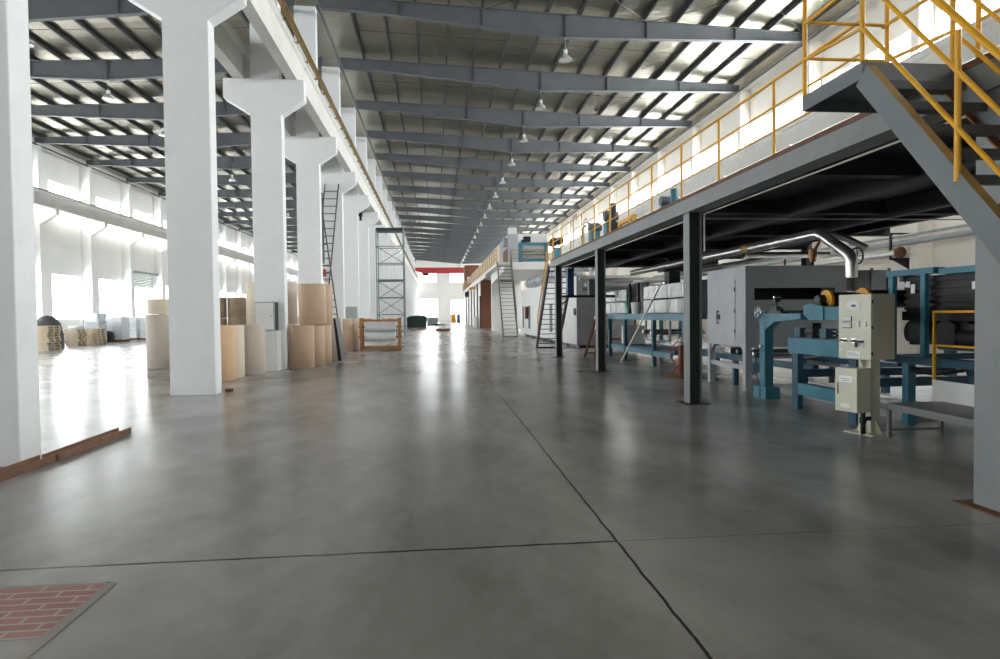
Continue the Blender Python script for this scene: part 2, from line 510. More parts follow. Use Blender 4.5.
# roll-up door, mostly raised
d0 = doors[0]
rd = MB()
for i in range(8):
    rd.box(XL - 0.16, XL - 0.12, d0[0], d0[1], 5.3 - 0.14 * (i + 1), 5.3 - 0.14 * i - 0.012)
dr = struct('door_1', rd, GREENG)
build('door_header', MB().box(XL + 0.0, XL + 0.35, d0[0] - 0.2, d0[1] + 0.2, 5.32, 5.5), mat('shutter_box_grey', (150, 154, 154), 0.5), parent=dr, kind='structure')
build('door_guide', MB().box(XL, XL + 0.08, d0[0] - 0.1, d0[0], 0, 5.3).box(XL, XL + 0.08, d0[1], d0[1] + 0.1, 0, 5.3), ALU, parent=dr, kind='structure')
daylight(XL - 0.5, (d0[0] + d0[1]) / 2, 2.2, 4.4, 4.2, (1, 0, 0), DAY_LEFT)
e0 = edoor[0]
dr2 = struct('door_2', MB().box(e0[0] - 0.12, e0[0], YE - 0.1, YE, 0, 4.8).box(e0[1], e0[1] + 0.12, YE - 0.1, YE, 0, 4.8).box(e0[0] - 0.12, e0[1] + 0.12, YE - 0.1, YE, 4.7, 4.85), ALU)

# ceiling: foil insulation over the purlins, girders below
for x0, x1 in ((-4.79, XR + 0.3), (XL - 0.3, -4.79)):
    z0, z1 = top_z(x0 + (0.39 if x0 == -4.79 else 0)) + 0.21, top_z(x1) + 0.21
    if x0 == -4.79: z0 = 13.796 + 0.21
    else: z1 = 13.796 + 0.21
    struct('ceiling', MB().prism([(x0, z0), (x1, z1), (x1, z1 + 0.06), (x0, z0 + 0.06)], 'y', YB - 0.3, YE + 0.3), FOILC)
px = [-0.64 + 1.305 * i for i in range(-2, 12)] + [15.05]
for sx in (1, -1):
    for x in px:
        X_ = x if sx > 0 else -9.58 - x
        z = top_z(X_)
        mb = MB().box(X_ - 0.035, X_ + 0.035, YB, YE, z + 0.0, z + 0.012).box(X_ - 0.035, X_ - 0.025, YB, YE, z + 0.012, z + 0.19).box(X_ - 0.035, X_ + 0.035, YB, YE, z + 0.19, z + 0.2)
        struct('purlin', mb, PURL)
def girder(sx):
    """tapered steel roof girder at y=0, deepest in the middle of the bay"""
    f = (lambda x: x) if sx > 0 else (lambda x: -9.58 - x)
    pts = [(-4.4, 13.30), (-2.2, 13.18), (5.27, 12.46), (15.4, 12.62)]
    def bz(x):
        for (xa, za), (xb, zb) in zip(pts, pts[1:]):
            if x <= xb: return za + (zb - za) * (x - xa) / (xb - xa)
    g = MB()
    t = 0.011
    g.prism([(f(x), z) for x, z in pts] + [(f(15.4), top_z(f(15.4))), (f(-4.4), top_z(f(-4.4)))], 'y', -t, t)
    for (xa, za), (xb, zb) in zip(pts, pts[1:]):
        g.prism([(f(xa), za), (f(xb), zb), (f(xb), zb + 0.022), (f(xa), za + 0.022)], 'y', -0.12, 0.12)
    g.prism([(f(-4.4), top_z(f(-4.4))), (f(15.4), top_z(f(15.4))), (f(15.4), top_z(f(15.4)) - 0.022), (f(-4.4), top_z(f(-4.4)) - 0.022)], 'y', -0.12, 0.12)
    for x, w in ((-4.38, 0.03), (-1.2, 0.012), (2.0, 0.04), (5.27, 0.02), (8.6, 0.04), (12.3, 0.012), (15.38, 0.03)):
        g.box(f(x) - w / 2, f(x) + w / 2, -0.11, 0.11, bz(x) + 0.02, top_z(f(x)) - 0.02)
    return g
GY = [r + CD / 2 for r in ROWS if r > 0 and r < YE - 1]
gm = {}
for sx in (1, -1):
    first = None
    for y in GY:
        if first is None:
            first = struct('roof_girder', girder(sx), GIRD); o = first
        else:
            o = first.copy(); COL.objects.link(o)
        o.location = (0, y, 0)
# girders over and behind the viewer
    for y in [r + CD / 2 for r in ROWS if r < 0]:
        o = first.copy(); COL.objects.link(o); o.location = (0, y, 0)
# sag rods and wind bracing in the roof plane
for sx in (1, -1):
    f = (lambda x: x) if sx > 0 else (lambda x: -9.58 - x)
    for y in GY[1:10]:
        mb = MB()
        mb.cyl((f(-3.3), y + 3, top_z(f(-3.3)) + 0.1), (f(15.0), y + 3, top_z(f(15.0)) + 0.1), 0.012, 6)
        struct('roof_tie_rod', mb, PURL)
    for y in (19.325, 43.325):
        mb = MB()
        for xa, xb in ((-3.9, 2.0), (2.0, 8.6), (8.6, 15.2)):
            for p, q in ((xa, xb), (xb, xa)):
                mb.cyl((f(p), y + 0.2, top_z(f(p)) - 0.12), (f(q), y + 5.8, top_z(f(q)) - 0.12), 0.012, 6)
        struct('roof_bracing', mb, PURL)
# eave struts along both sides of the column row
for X_ in (-4.15, -5.45, 15.2, -24.8):
    struct('roof_strut', MB().cyl((X_, YB, 12.95 if abs(X_) < 10 else 12.5), (X_, YE, 12.95 if abs(X_) < 10 else 12.5), 0.06, 10), PURL)

# middle row of crane columns, each with a double corbel
prof = [(-5.22, 0), (-4.356, 0), (-4.356, 7.36), (-3.71, 7.80), (-3.71, 8.38), (-4.4, 8.38), (-4.4, 13.3), (-5.2, 13.3), (-5.2, 8.38), (-5.97, 8.38), (-5.97, 7.82), (-5.22, 7.36)]
first = None
for r in ROWS:
    if first is None:
        first = struct('column', MB().prism(prof, 'y', 0, CD), COLM, bevel=0.015); o = first
    else:
        o = first.copy(); COL.objects.link(o)
    o.location = (0, r, 0)
# wall columns with single corbels
profr = [(XR, 0), (15.42, 0), (15.42, 7.7), (14.55, 7.95), (14.55, 8.38), (15.42, 8.38), (15.42, 12.62), (XR, 12.62)]
profl = [(XL, 0), (-24.75, 0), (-24.75, 7.5), (-23.75, 8.15), (-23.75, 8.55), (-24.75, 8.55), (-24.75, 12.62), (XL, 12.62)]
for pf in (profr, profl):
    first = None
    for r in ROWS:
        if first is None:
            first = struct('wall_column', MB().prism(pf, 'y', 0, CD), WALLWARM if pf is profr else WALL, bevel=0.015); o = first
        else:
            o = first.copy(); COL.objects.link(o)
        o.location = (0, r, 0)
# crane runway beams
def runway(xc_, z0, hw=0.15, flange=0.22):
    mb = MB()
    mb.prism([(xc_ - hw, z0), (xc_ + hw, z0), (xc_ + hw, z0 + 0.68), (xc_ + flange, z0 + 0.74), (xc_ + flange, z0 + 0.9), (xc_ - flange, z0 + 0.9), (xc_ - flange, z0 + 0.74), (xc_ - hw, z0 + 0.68)], 'y', YB, YE)
    return mb
for x, z in ((-4.05, 8.38), (-5.53, 8.38), (14.85, 8.38), (-24.15, 8.55)):
    struct('crane_beam', runway(x, z), CRANECON)
    struct('crane_rail', MB().box(x - 0.10, x + 0.10, YB, YE, z + 0.9, z + 0.93).box(x - 0.035, x + 0.035, YB, YE, z + 0.93, z + 1.03), MEZ)
# conductor bars along the main aisle runway
cr = thing('conductor_rail', (-3.72, 60, 9.2), 'yellow three-bar crane conductor rail running along the white runway beam over the column row', 'crane power rail')
for dz in (0.04, 0.16, 0.28):
    build('conductor_bar', MB().box(-3.74, -3.70, 3, YE - 1, 9.2 + dz, 9.2 + dz + 0.035), YELDIM, parent=cr)
br0 = None
for i in range(92):
    y = 13.0 + 1.4 * i
    if br0 is None:
        br0 = build('bracket', MB().box(-3.82, -3.66, y - 0.02, y + 0.02, 9.2, 9.225).box(-3.765, -3.745, y - 0.025, y + 0.025, 9.17, 9.56), YELDIM, parent=cr)
    else:
        o = br0.copy(); o.parent = cr; COL.objects.link(o); o.location = (0, 1.4 * i, 0)

# high bay lamps, one under each girder of either bay
def lamp(x, y, label, group):
    t = thing('high_bay_lamp', (x, y, 11.6), label, 'lamp', group)
    build('suspension_rod', MB().cyl((x, y, 12.02), (x, y, 12.47), 0.012, 8).box(x - 0.05, x + 0.05, y - 0.05, y + 0.05, 12.44, 12.458), GALV, parent=t)
    build('ballast_housing', MB().lathe((x, y, 11.85), [(0.03, 0), (0.075, 0.0), (0.08, 0.03), (0.08, 0.16), (0.03, 0.18)], 16), WHITEP, parent=t, smooth=True)
    build('glass_reflector', MB().lathe((x, y, 11.6), [(0.27, 0), (0.235, 0.06), (0.18, 0.13), (0.11, 0.2), (0.075, 0.25), (0.065, 0.25), (0.1, 0.2), (0.17, 0.13), (0.225, 0.06), (0.262, 0)], 24), LGLASS, parent=t, smooth=True)
    return t
ORD = ['nearest', 'second nearest', 'third nearest', 'fourth nearest', 'fifth nearest', 'sixth nearest']
l0 = None
gy_main = [y for y in GY if y > 20]
for i, y in enumerate(gy_main):
    lab = ('glass bell-shaped high bay lamp, %s of the row hanging over the main aisle' % ORD[i]) if i < 6 else 'tiny distant glass bell lamp far along the row over the main aisle'
    if l0 is None: l0 = lamp(5.27, y, lab, 'high bay lamps over the main aisle'); continue
    o = copy_tree(l0); o.location.y = y; o['label'] = lab
for i, y in enumerate(gy_main[:9]):
    lab = ('glass bell-shaped high bay lamp, %s of the row hanging in the left bay' % ORD[i]) if i < 3 else 'small distant glass bell lamp of the row in the left bay'
    o = copy_tree(l0); o.location = (-14.85, y, 11.6); o['label'] = lab; o['group'] = 'high bay lamps in the left bay'

# ------------------------------------------------------------------ mezzanine platform on the right
PX0, PX1 = 4.21, 4.43                 # first post row
DZ = 3.43                             # underside of the deck plate
PYS = [4.5, 10.43, 16.5, 22.3, -1.4]
mz = thing('mezzanine_platform', (6.8, 12, 0), 'dark grey steel mezzanine platform on posts with a yellow guard rail along its edge', 'platform')
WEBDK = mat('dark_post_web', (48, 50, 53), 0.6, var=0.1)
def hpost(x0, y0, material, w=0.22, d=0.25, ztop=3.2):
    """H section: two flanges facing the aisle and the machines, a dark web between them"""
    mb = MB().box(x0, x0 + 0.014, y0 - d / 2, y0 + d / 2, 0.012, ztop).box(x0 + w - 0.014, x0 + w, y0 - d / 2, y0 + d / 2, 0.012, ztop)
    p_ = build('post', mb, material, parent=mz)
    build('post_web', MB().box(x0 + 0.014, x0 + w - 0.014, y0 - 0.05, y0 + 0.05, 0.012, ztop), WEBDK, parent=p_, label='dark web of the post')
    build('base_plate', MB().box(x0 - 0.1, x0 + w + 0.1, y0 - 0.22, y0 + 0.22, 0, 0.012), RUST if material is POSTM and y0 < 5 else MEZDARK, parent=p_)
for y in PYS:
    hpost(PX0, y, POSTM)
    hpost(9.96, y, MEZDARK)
DY0, DY1 = -4.5, 23.05
eb = MB()   # channel: web flush with the edge, flanges inwards
eb.box(4.17, 4.185, DY0, DY1, 3.2, 3.42).box(4.185, 4.45, DY0, DY1, 3.2, 3.215).box(4.185, 4.45, DY0, DY1, 3.405, 3.42)
build('edge_beam', eb, POSTM, parent=mz)
build('end_beam', MB().box(4.17, 10.2, DY1, DY1 + 0.015, 3.2, 3.42), MEZ, parent=mz)
for x, zb in ((6.0, 3.12), (7.8, 3.12), (9.3, 3.24)):
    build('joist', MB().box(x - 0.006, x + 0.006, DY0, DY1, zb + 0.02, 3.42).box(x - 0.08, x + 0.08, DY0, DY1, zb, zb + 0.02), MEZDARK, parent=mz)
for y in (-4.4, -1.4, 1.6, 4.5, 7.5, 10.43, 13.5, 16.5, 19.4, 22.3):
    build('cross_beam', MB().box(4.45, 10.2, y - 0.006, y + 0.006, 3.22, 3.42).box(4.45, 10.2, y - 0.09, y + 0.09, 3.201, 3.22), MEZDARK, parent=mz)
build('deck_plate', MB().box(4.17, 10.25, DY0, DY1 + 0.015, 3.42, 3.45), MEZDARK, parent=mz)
build('toe_board', MB().box(4.165, 4.18, DY0, DY1, 3.425, 3.475), RUST, parent=mz)
gr = build('guard_rail', MB().cyl((4.2, 5.95, 4.39), (4.2, DY1, 4.39), 0.019, 10).cyl((4.2, DY0, 4.39), (4.2, 4.6, 4.39), 0.019, 10), YEL, parent=mz, smooth=True)
for z in (4.07, 3.77):
    build('middle_rail', MB().cyl((4.2, 5.95, z), (4.2, DY1, z), 0.014, 8).cyl((4.2, DY0, z), (4.2, 4.6, z), 0.014, 8), YEL, parent=gr, smooth=True)
for y in [-4.4, -2.9, -1.4, 0.1, 1.4, 2.9, 4.6, 5.95, 7.6, 9.15, 10.6, 12.1, 13.6, 15.1, 16.6, 18.1, 19.6, 21.1, 22.6]:
    build('rail_post', MB().cyl((4.2, y, 3.45), (4.2, y, 4.39), 0.02, 10), YEL, parent=gr, smooth=True)

# steep stair with landing hung on the outside of the platform
st = thing('landing_stair', (3.75, 3.4, 0), 'steep grey steel stair with yellow handrails hung on a landing outside the dark mezzanine', 'staircase')
LY0, LY1 = 4.72, 5.54
SX0, SX1 = 3.33, 4.09
build('landing', MB().box(SX0 + 0.012, 4.16, LY0 + 0.012, LY1 - 0.012, 3.45, 3.47).box(SX0, SX0 + 0.012, LY0, LY1, 3.35, 3.48).box(SX0 + 0.012, 4.16, LY0, LY0 + 0.012, 3.31, 3.48).box(SX0 + 0.012, 4.16, LY1 - 0.012, LY1, 3.35, 3.48), MEZ, parent=st)
run = (3.47 - 0.0) / 1.152
for x in (SX0, SX1):
    a = Vector((x, LY0, 3.37)); b_ = Vector((x, LY0 - run, 3.37 - 3.47))
    t_ = (3.37 - 0.02) / 3.47
    q = a + (b_ - a) * t_
    # channel: web and two flanges
    sd = 1 if x == SX0 else -1
    mb = MB().bar(a, q, 0.012, 0.17)
    sg = build('stringer', mb, MEZ, parent=st)
    d_ = (q - a).normalized(); n_ = Vector((0, -d_.z, d_.y))
    if n_.z < 0: n_ = -n_
    o1 = n_ * 0.081; off = Vector((0.03 * sd, 0, 0))
    build('stringer_flange', MB().bar(a + o1 + off, q + o1 + off, 0.07, 0.012, upv=n_).bar(a - o1 + off, q - o1 + off, 0.07, 0.012, upv=n_), RUSTLIGHT if x == SX1 else YELDIM, parent=sg)
for i in range(1, 16):
    z = 3.47 - 0.2165 * i
    y = LY0 - 0.2165 * i / 1.152
    build('tread', MB().box(SX0 + 0.066, SX1 - 0.066, y - 0.02, y + 0.2, z - 0.012, z + 0.012).box(SX0 + 0.066, SX1 - 0.066, y - 0.02, y - 0.012, z - 0.05, z - 0.012), TREAD, parent=st)
def stair_rail(x, ytop=None):
    mb = MB()
    g0 = build('handrail', MB().tube([(x, LY1 - 0.02, 4.45), (x, LY0, 4.45), (x, LY0 - run + 0.25, 4.45 - 3.47 + 0.29)], 0.024, 10), YEL, parent=st, smooth=True)
    for dz in (0.31, 0.63):
        z0 = 3.49 + dz
        build('middle_rail', MB().tube([(x, LY1 - 0.02, z0), (x, LY0, z0 - 0.06 if dz < 0.5 else z0), (x, LY0 - run + 0.3, z0 - 3.47 + 0.35)], 0.017, 8), YEL, parent=g0, smooth=True)
    for y in (LY0, 3.8, 2.85):
        zb = 3.48 if y == LY0 else 3.42 - (LY0 - y) * 1.152
        build('rail_post', MB().cyl((x, y, zb), (x, y, zb + 0.96), 0.02, 10), YEL, parent=g0, smooth=True)
stair_rail(SX0)
stair_rail(SX1)
gl = build('landing_rail', MB().cyl((SX0, LY1 - 0.04, 4.45), (4.14, LY1 - 0.04, 4.45), 0.02, 10), YEL, parent=st, smooth=True)
for z in (3.81, 4.13):
    build('middle_rail', MB().cyl((SX0, LY1 - 0.04, z), (4.14, LY1 - 0.04, z), 0.015, 8), YEL, parent=gl, smooth=True)
for x in (SX0, 4.12):
    build('rail_post', MB().cyl((x, LY1 - 0.04, 3.47), (x, LY1 - 0.04, 4.47), 0.021, 10), YEL, parent=gl, smooth=True)

# thin white conduit clipped under the edge beam, dropping down the second post
solo('white_conduit', MB().tube([(4.47, 1.3, 3.17), (4.47, 10.3, 3.17), (4.47, 10.3, 2.55)], 0.014, 8), PVC, 'thin white plastic conduit under the platform edge with a short drop beside the second post', 'conduit')
solo('white_conduit', MB().tube([(4.47, 10.62, 3.17), (4.47, 22.1, 3.17)], 0.014, 8), PVC, 'thin white plastic conduit under the platform edge beyond the second post', 'conduit')
solo('cross_conduit', MB().cyl((4.47, 10.26, 3.09), (9.5, 10.26, 3.09), 0.012, 6), GALV, 'thin grey conduit running crosswise under the platform from the second post', 'conduit')

# ------------------------------------------------------------------ control cabinet (turned a little towards the aisle)
CT = Matrix.Translation((5.32, 7.35, 0)) @ Matrix.Rotation(math.radians(17.3), 4, 'Z')
cc = thing('control_cabinet', (5.4, 7.55, 0), 'cream control cabinet with meters and black knobs on a pedestal, smaller cream box below it', 'control cabinet')
def C(): return MB(CT)
W_, D_ = 0.46, 0.42
upb = build('upper_enclosure', C().box(0.012, D_, 0, W_, 0.925, 1.745), CREAM, parent=cc, bevel=0.006)
dr_ = build('door', C().box(-0.008, 0.011, 0.004, W_ - 0.004, 0.93, 1.74), CREAM, parent=cc, bevel=0.004)
def fy(px): return W_ * (871.7 - px) / 31.5
def fz(py): return 0.925 + (360.2 - py) / 66.6 * 0.82
def plate(par, name, px0, px1, py0, py1, m_, th=0.006, x=-0.008, label=None):
    return build(name, C().box(x - th, x, fy(px1), fy(px0), fz(py1), fz(py0)), m_, parent=par, bevel=0.0015, label=label)
lp = plate(dr_, 'name_plate', 848.8, 861.4, 300.8, 309.6, PAPER)
plate(lp if False else dr_, 'plate_marking', 853.2, 857.4, 304.2, 306.4, DARKM, 0.002, -0.0142)
plate(dr_, 'panel_meter', 844.3, 852.9, 316.4, 320.8, WHITEP, 0.012)
plate(dr_, 'panel_meter', 844.3, 852.9, 323.2, 327.6, WHITEP, 0.012)
plate(dr_, 'meter_bezel', 844.0, 853.6, 316.2, 321.6, DARKM, 0.005)
plate(dr_, 'meter_bezel', 844.0, 853.6, 323.0, 328.4, DARKM, 0.005)
plate(dr_, 'rocker_switch', 857.8, 860.9, 321.4, 326.6, WHITEP, 0.014)
plate(dr_, 'rocker_switch', 863.2, 867.4, 321.4, 326.6, WHITEP, 0.014)
plate(dr_, 'switch_caption', 858.4, 860.6, 319.2, 320.6, PAPER, 0.003)
plate(dr_, 'switch_caption', 863.6, 867.0, 319.2, 320.6, PAPER, 0.003)
plate(dr_, 'name_plate', 848.9, 861.6, 351.6, 358.6, PAPER)
for i_, (a, b_) in enumerate(((849.8, 857.0), (850.0, 859.8))):
    plate(dr_, 'plate_marking', a, b_, 353.6 + i_ * 2.0, 354.2 + i_ * 2.0, GREYDK, 0.0015, -0.0142)
plate(dr_, 'knob_plate', 843.2, 849.0, 338.8, 343.2, STEEL, 0.004)
plate(dr_, 'knob_plate', 852.6, 857.6, 338.8, 343.6, STEEL, 0.004)
plate(dr_, 'knob_plate', 858.2, 864.8, 339.2, 347.8, WHITEP, 0.004)
for px_, pz in ((844.6, 341), (847.8, 341.4), (855.0, 341.2)):
    y_, z_ = fy(px_), fz(pz)
    build('selector_knob', C().cyl((-0.012, y_, z_), (-0.042, y_, z_), 0.016, 14).box(-0.052, -0.042, y_ - 0.016, y_ + 0.016, z_ - 0.005, z_ + 0.005), BLACK, parent=dr_)
build('lever_switch', C().box(-0.05, -0.012, fy(864.6), fy(858.4), fz(342.8), fz(340.6)).box(-0.05, -0.03, fy(859.8), fy(858.2), fz(347.6), fz(342.8)), BLACK, parent=dr_)
for pz in (301.3, 327.4, 353.6):
    build('hinge', C().cyl((-0.004, -0.006, fz(pz) - 0.02), (-0.004, -0.006, fz(pz) + 0.02), 0.011, 10), BLACK, parent=cc)
for pz in (302, 351):
    build('door_screw', C().cyl((-0.008, fy(842.8), fz(pz)), (-0.014, fy(842.8), fz(pz)), 0.007, 8), STEEL, parent=dr_)
# lower box: projects further out than the upper enclosure
LT = Matrix.Translation((5.10, 7.30, 0)) @ Matrix.Rotation(math.radians(17.3), 4, 'Z')
def Lb(): return MB(LT)
lw, ld_ = 0.31, 0.235
lowb = build('lower_box', Lb().box(0.012, ld_, 0, lw, 0.285, 0.83), CREAM, parent=cc, bevel=0.005)
ldoor = build('lower_door', Lb().box(-0.006, 0.011, 0.003, lw - 0.003, 0.29, 0.825), CREAM, parent=cc, bevel=0.003)
def lplate(name, py0, py1, z0, z1, m_): return build(name, Lb().box(-0.011, -0.006, lw * py0, lw * py1, z0, z1), m_, parent=ldoor, bevel=0.001)
lplate('name_plate', 0.2, 0.8, 0.655, 0.735, PAPER)
lplate('name_plate', 0.32, 0.74, 0.34, 0.39, PAPER)
build('plate_marking', Lb().box(-0.0125, -0.011, lw * 0.3, lw * 0.7, 0.695, 0.70).box(-0.0125, -0.011, lw * 0.35, lw * 0.7, 0.672, 0.677), GREYDK, parent=ldoor)
build('latch', Lb().box(-0.012, -0.006, lw * 0.84, lw * 0.88, 0.5, 0.64), DARKM, parent=ldoor)
ped = MB(Matrix.Translation((5.41, 7.52, 0)) @ Matrix.Rotation(math.radians(17.3), 4, 'Z'))
ped.box(-0.085, 0.085, -0.085, 0.085, 0.012, 0.93)
build('pedestal', ped, CREAM, parent=cc, bevel=0.004)
PT = Matrix.Translation((5.41, 7.52, 0)) @ Matrix.Rotation(math.radians(17.3), 4, 'Z')
gs = MB(PT)
for sx in (-1, 1):
    gs.prism([(sx * 0.085, 0.012), (sx * 0.165, 0.012), (sx * 0.165, 0.03), (sx * 0.085, 0.19)], 'y', -0.006, 0.006)
    gs.prism([(sx * 0.085, 0.925), (sx * 0.165, 0.925), (sx * 0.165, 0.91), (sx * 0.085, 0.80)], 'y', -0.006, 0.006)
build('gusset', gs, CREAM, parent=cc)
gs = MB(PT)
for sx in (-1, 1):
    gs.prism([(sx * 0.085, 0.012), (sx * 0.165, 0.012), (sx * 0.165, 0.03), (sx * 0.085, 0.19)], 'x', -0.006, 0.006)
build('gusset', gs, CREAM, parent=cc)
build('base_plate', MB(PT).box(-0.2, 0.2, -0.2, 0.2, 0, 0.012), CREAM, parent=cc)
build('cable_conduit', MB().tube([(5.22, 7.37, 0.29), (5.22, 7.37, 0.1), (5.26, 7.42, 0.012)], 0.03, 10).cyl((5.22, 7.37, 0.2), (5.34, 7.41, 0.2), 0.028, 10).cyl((5.22, 7.37, 0.15), (5.22, 7.37, 0.22), 0.042, 10), BLACK, parent=cc)

# ------------------------------------------------------------------ grey work step with yellow rail beside the machine
ws = thing('work_step', (5.8, 6.4, 0), 'low grey steel work step with white kick plate and yellow rail behind it', 'step')
build('step_plate', MB().box(5.42, 6.14, 5.25, 7.22, 0.39, 0.42), mat('step_plate_grey', (118, 119, 120), 0.45, var=0.06), parent=ws, bevel=0.003)
build('apron', MB().box(5.42, 5.45, 5.25, 7.22, 0.34, 0.39).box(5.45, 6.14, 7.19, 7.22, 0.34, 0.39).box(5.45, 6.14, 5.25, 5.28, 0.34, 0.39).box(6.11, 6.14, 5.28, 7.19, 0.34, 0.39), GREYDK, parent=ws)
for x, y in ((5.42, 7.18), (5.42, 5.25), (6.1, 7.18), (6.1, 5.25)):
    build('leg', MB().box(x, x + 0.04, y, y + 0.04, 0, 0.34), GREYDK, parent=ws)
build('stretcher', MB().box(5.46, 6.1, 7.19, 7.21, 0.1, 0.13).box(5.43, 5.45, 5.29, 7.18, 0.06, 0.09) if False else MB().box(5.46, 6.1, 7.19, 7.21, 0.08, 0.11), GREYDK, parent=ws)
build('kick_plate', MB().box(6.145, 6.16, 5.25, 7.38, 0.41, 0.67), WHITEP, parent=ws)
yr = build('hand_rail', MB().box(6.145, 6.175, 5.25, 7.38, 1.50, 1.53), YEL, parent=ws)
build('middle_rail', MB().box(6.15, 6.17, 5.25, 7.34, 1.085, 1.11), YEL, parent=yr)
for y in (7.35, 5.25):
    build('rail_post', MB().box(6.145, 6.175, y, y + 0.03, 0.67, 1.50), YEL, parent=yr)
solo('paper_sheet', MB(Matrix.Translation((7.18, 9.75, 0.101)) @ Matrix.Rotation(-0.2, 4, 'Z')).box(0, 0.25, 0, 0.5, 0, 0.004), PAPER, 'white sheet of paper lying on the pale machine footing behind the control cabinet', 'paper')
struct('machine_footing', MB().box(6.45, 9.3, 8.2, 12.0, 0, 0.10), mat('pale_footing_concrete', (156, 156, 156), 0.6))

# ------------------------------------------------------------------ production line under the platform
# pressing unit in a blue frame, far end behind the control cabinet
pr = thing('press_frame', (7.2, 7.2, 0), 'tall blue machine frame holding black press rollers and motors behind the yellow railed step', 'machine')
for x in (6.22, 8.6):
    for y in (8.16, 7.58, 5.6):
        build('upright', MB().box(x, x + 0.07, y + 0.02, y + 0.10, 0.93, 2.0), BLUE, parent=pr, bevel=0.004)
    build('top_beam', MB().box(x - 0.01, x + 0.15, 7.45, 8.3, 2.0, 2.075), BLUE, parent=pr)
    build('top_beam', MB().box(x + 0.02, x + 0.16, 5.5, 7.4, 1.98, 2.055), BLUE, parent=pr)
    build('bottom_beam', MB().box(x - 0.02, x + 0.16, 5.5, 8.3, 0.83, 0.93), BLUEDK, parent=pr)
for x, y in ((6.235, 7.9), (8.62, 7.9), (6.235, 5.6), (8.62, 5.6)):
    l_ = build('leg', MB().box(x, x + 0.11, y, y + 0.11, 0.112 if y > 8 else 0.0, 0.83), BLUE, parent=pr)
for z_ in (0.85, 1.93):
    build('cross_beam', MB().box(6.38, 8.58, 8.18, 8.26, z_, z_ + 0.08), BLUEDK, parent=pr)
body = MB().box(6.36, 8.58, 5.7, 8.1, 1.52, 1.98)
for i in range(5):
    body.box(6.33, 6.36, 5.7, 8.1, 1.54 + 0.09 * i, 1.58 + 0.09 * i)
build('press_body', body, BLACK, parent=pr, bevel=0.004)
build('scraper_bar', MB().box(6.30, 6.36, 5.7, 8.1, 1.40, 1.52), DARKM, parent=pr)
for y in (8.0, 7.2, 6.4):
    build('press_roller', MB().cyl((6.38, y, 1.24), (8.56, y, 1.24), 0.17, 24), BLACK, parent=pr, smooth=True)
for i, y in enumerate((7.0, 6.3)):
    g_ = build('drive_motor', MB().cyl((6.42, y + 0.22, 1.19), (6.42, y - 0.16, 1.19), 0.11, 20).cyl((6.42, y - 0.16, 1.19), (6.42, y - 0.24, 1.19), 0.075, 16).box(6.34, 6.5, y - 0.1, y + 0.2, 1.05, 1.09).box(6.35, 6.45, y - 0.02, y + 0.12, 1.28, 1.36), DARKM, parent=pr, smooth=True)
    build('gear_housing', MB().prism([(y + 0.22, 1.05), (y + 0.5, 1.05), (y + 0.5, 1.36), (y + 0.36, 1.42), (y + 0.22, 1.36)], 'x', 6.3, 6.55), DARKM, parent=pr, bevel=0.01)
build('bracket', MB().prism([(6.9, 0.83), (7.3, 0.83), (7.2, 0.62), (7.2, 0.42), (6.98, 0.42), (6.98, 0.62)], 'x', 6.5, 6.56), BLUEDK, parent=pr)
for y0, y1, z0, z1 in ((7.99, 8.06, 1.84, 1.92), (7.9, 7.97, 1.76, 1.88), (8.0, 8.08, 1.06, 1.12), (6.88, 6.99, 1.78, 1.87)):
    build('notice_plate', MB().box(6.322, 6.33, y0, y1, z0, z1), PAPER, parent=pr)
build('drive_cable', MB().tube([(6.3, 8.2, 0.84), (6.28, 7.9, 0.74), (6.28, 7.5, 0.72), (6.3, 7.1, 0.80), (6.34, 6.9, 0.9)], 0.022, 8), BLACK, parent=pr, smooth=True)
build('drive_cable', MB().tube([(6.3, 8.3, 0.88), (6.27, 8.0, 0.78), (6.27, 7.6, 0.77), (6.3, 7.2, 0.82)], 0.016, 8), BLACK, parent=pr, smooth=True)

# unwinding table in blue with two black rollers that end in yellow rings
un = thing('unwind_stand', (6.9, 8.9, 0), 'blue unwinding stand with black rollers ending in yellow rings, behind the cream control cabinet', 'machine')
for x in (5.6, 8.2):
    build('side_beam', MB().box(x, x + 0.1, 8.36 if x > 6 else 8.02, 9.72, 0.88, 1.12), BLUE, parent=un, bevel=0.004)
    build('lower_beam', MB().box(x + 0.01, x + 0.09, 8.05, 9.62, 0.24, 0.42), BLUE, parent=un)
    for y in (9.45, 8.05):
        build('leg', MB().box(x + 0.005, x + 0.095, y, y + 0.16, 0.0 if x < 6 else 0.105, 0.88), BLUEDK, parent=un)
for y_ in (9.5, 8.1):
    build('cross_beam', MB().box(5.7, 8.2, y_, y_ + 0.1, 0.5, 0.62), BLUEDK, parent=un)
for x_ in (5.82, 8.2):
    build('upper_beam', MB().box(x_, x_ + 0.12, 7.9 if x_ < 6 else 8.36, 9.46, 1.40, 1.60), BLUE, parent=un, bevel=0.004)
build('beam_cheek', MB().prism([(9.46, 1.40), (9.62, 1.48), (9.62, 1.62), (9.46, 1.66), (9.1, 1.6), (9.1, 1.4)], 'x', 5.80, 5.96), BLUE, parent=un)
build('upright', MB().box(5.83, 5.93, 8.2, 8.32, 1.12, 1.40).box(8.21, 8.31, 9.2, 9.32, 1.12, 1.40).box(8.21, 8.31, 8.4, 8.52, 1.12, 1.40), BLUEDK, parent=un)
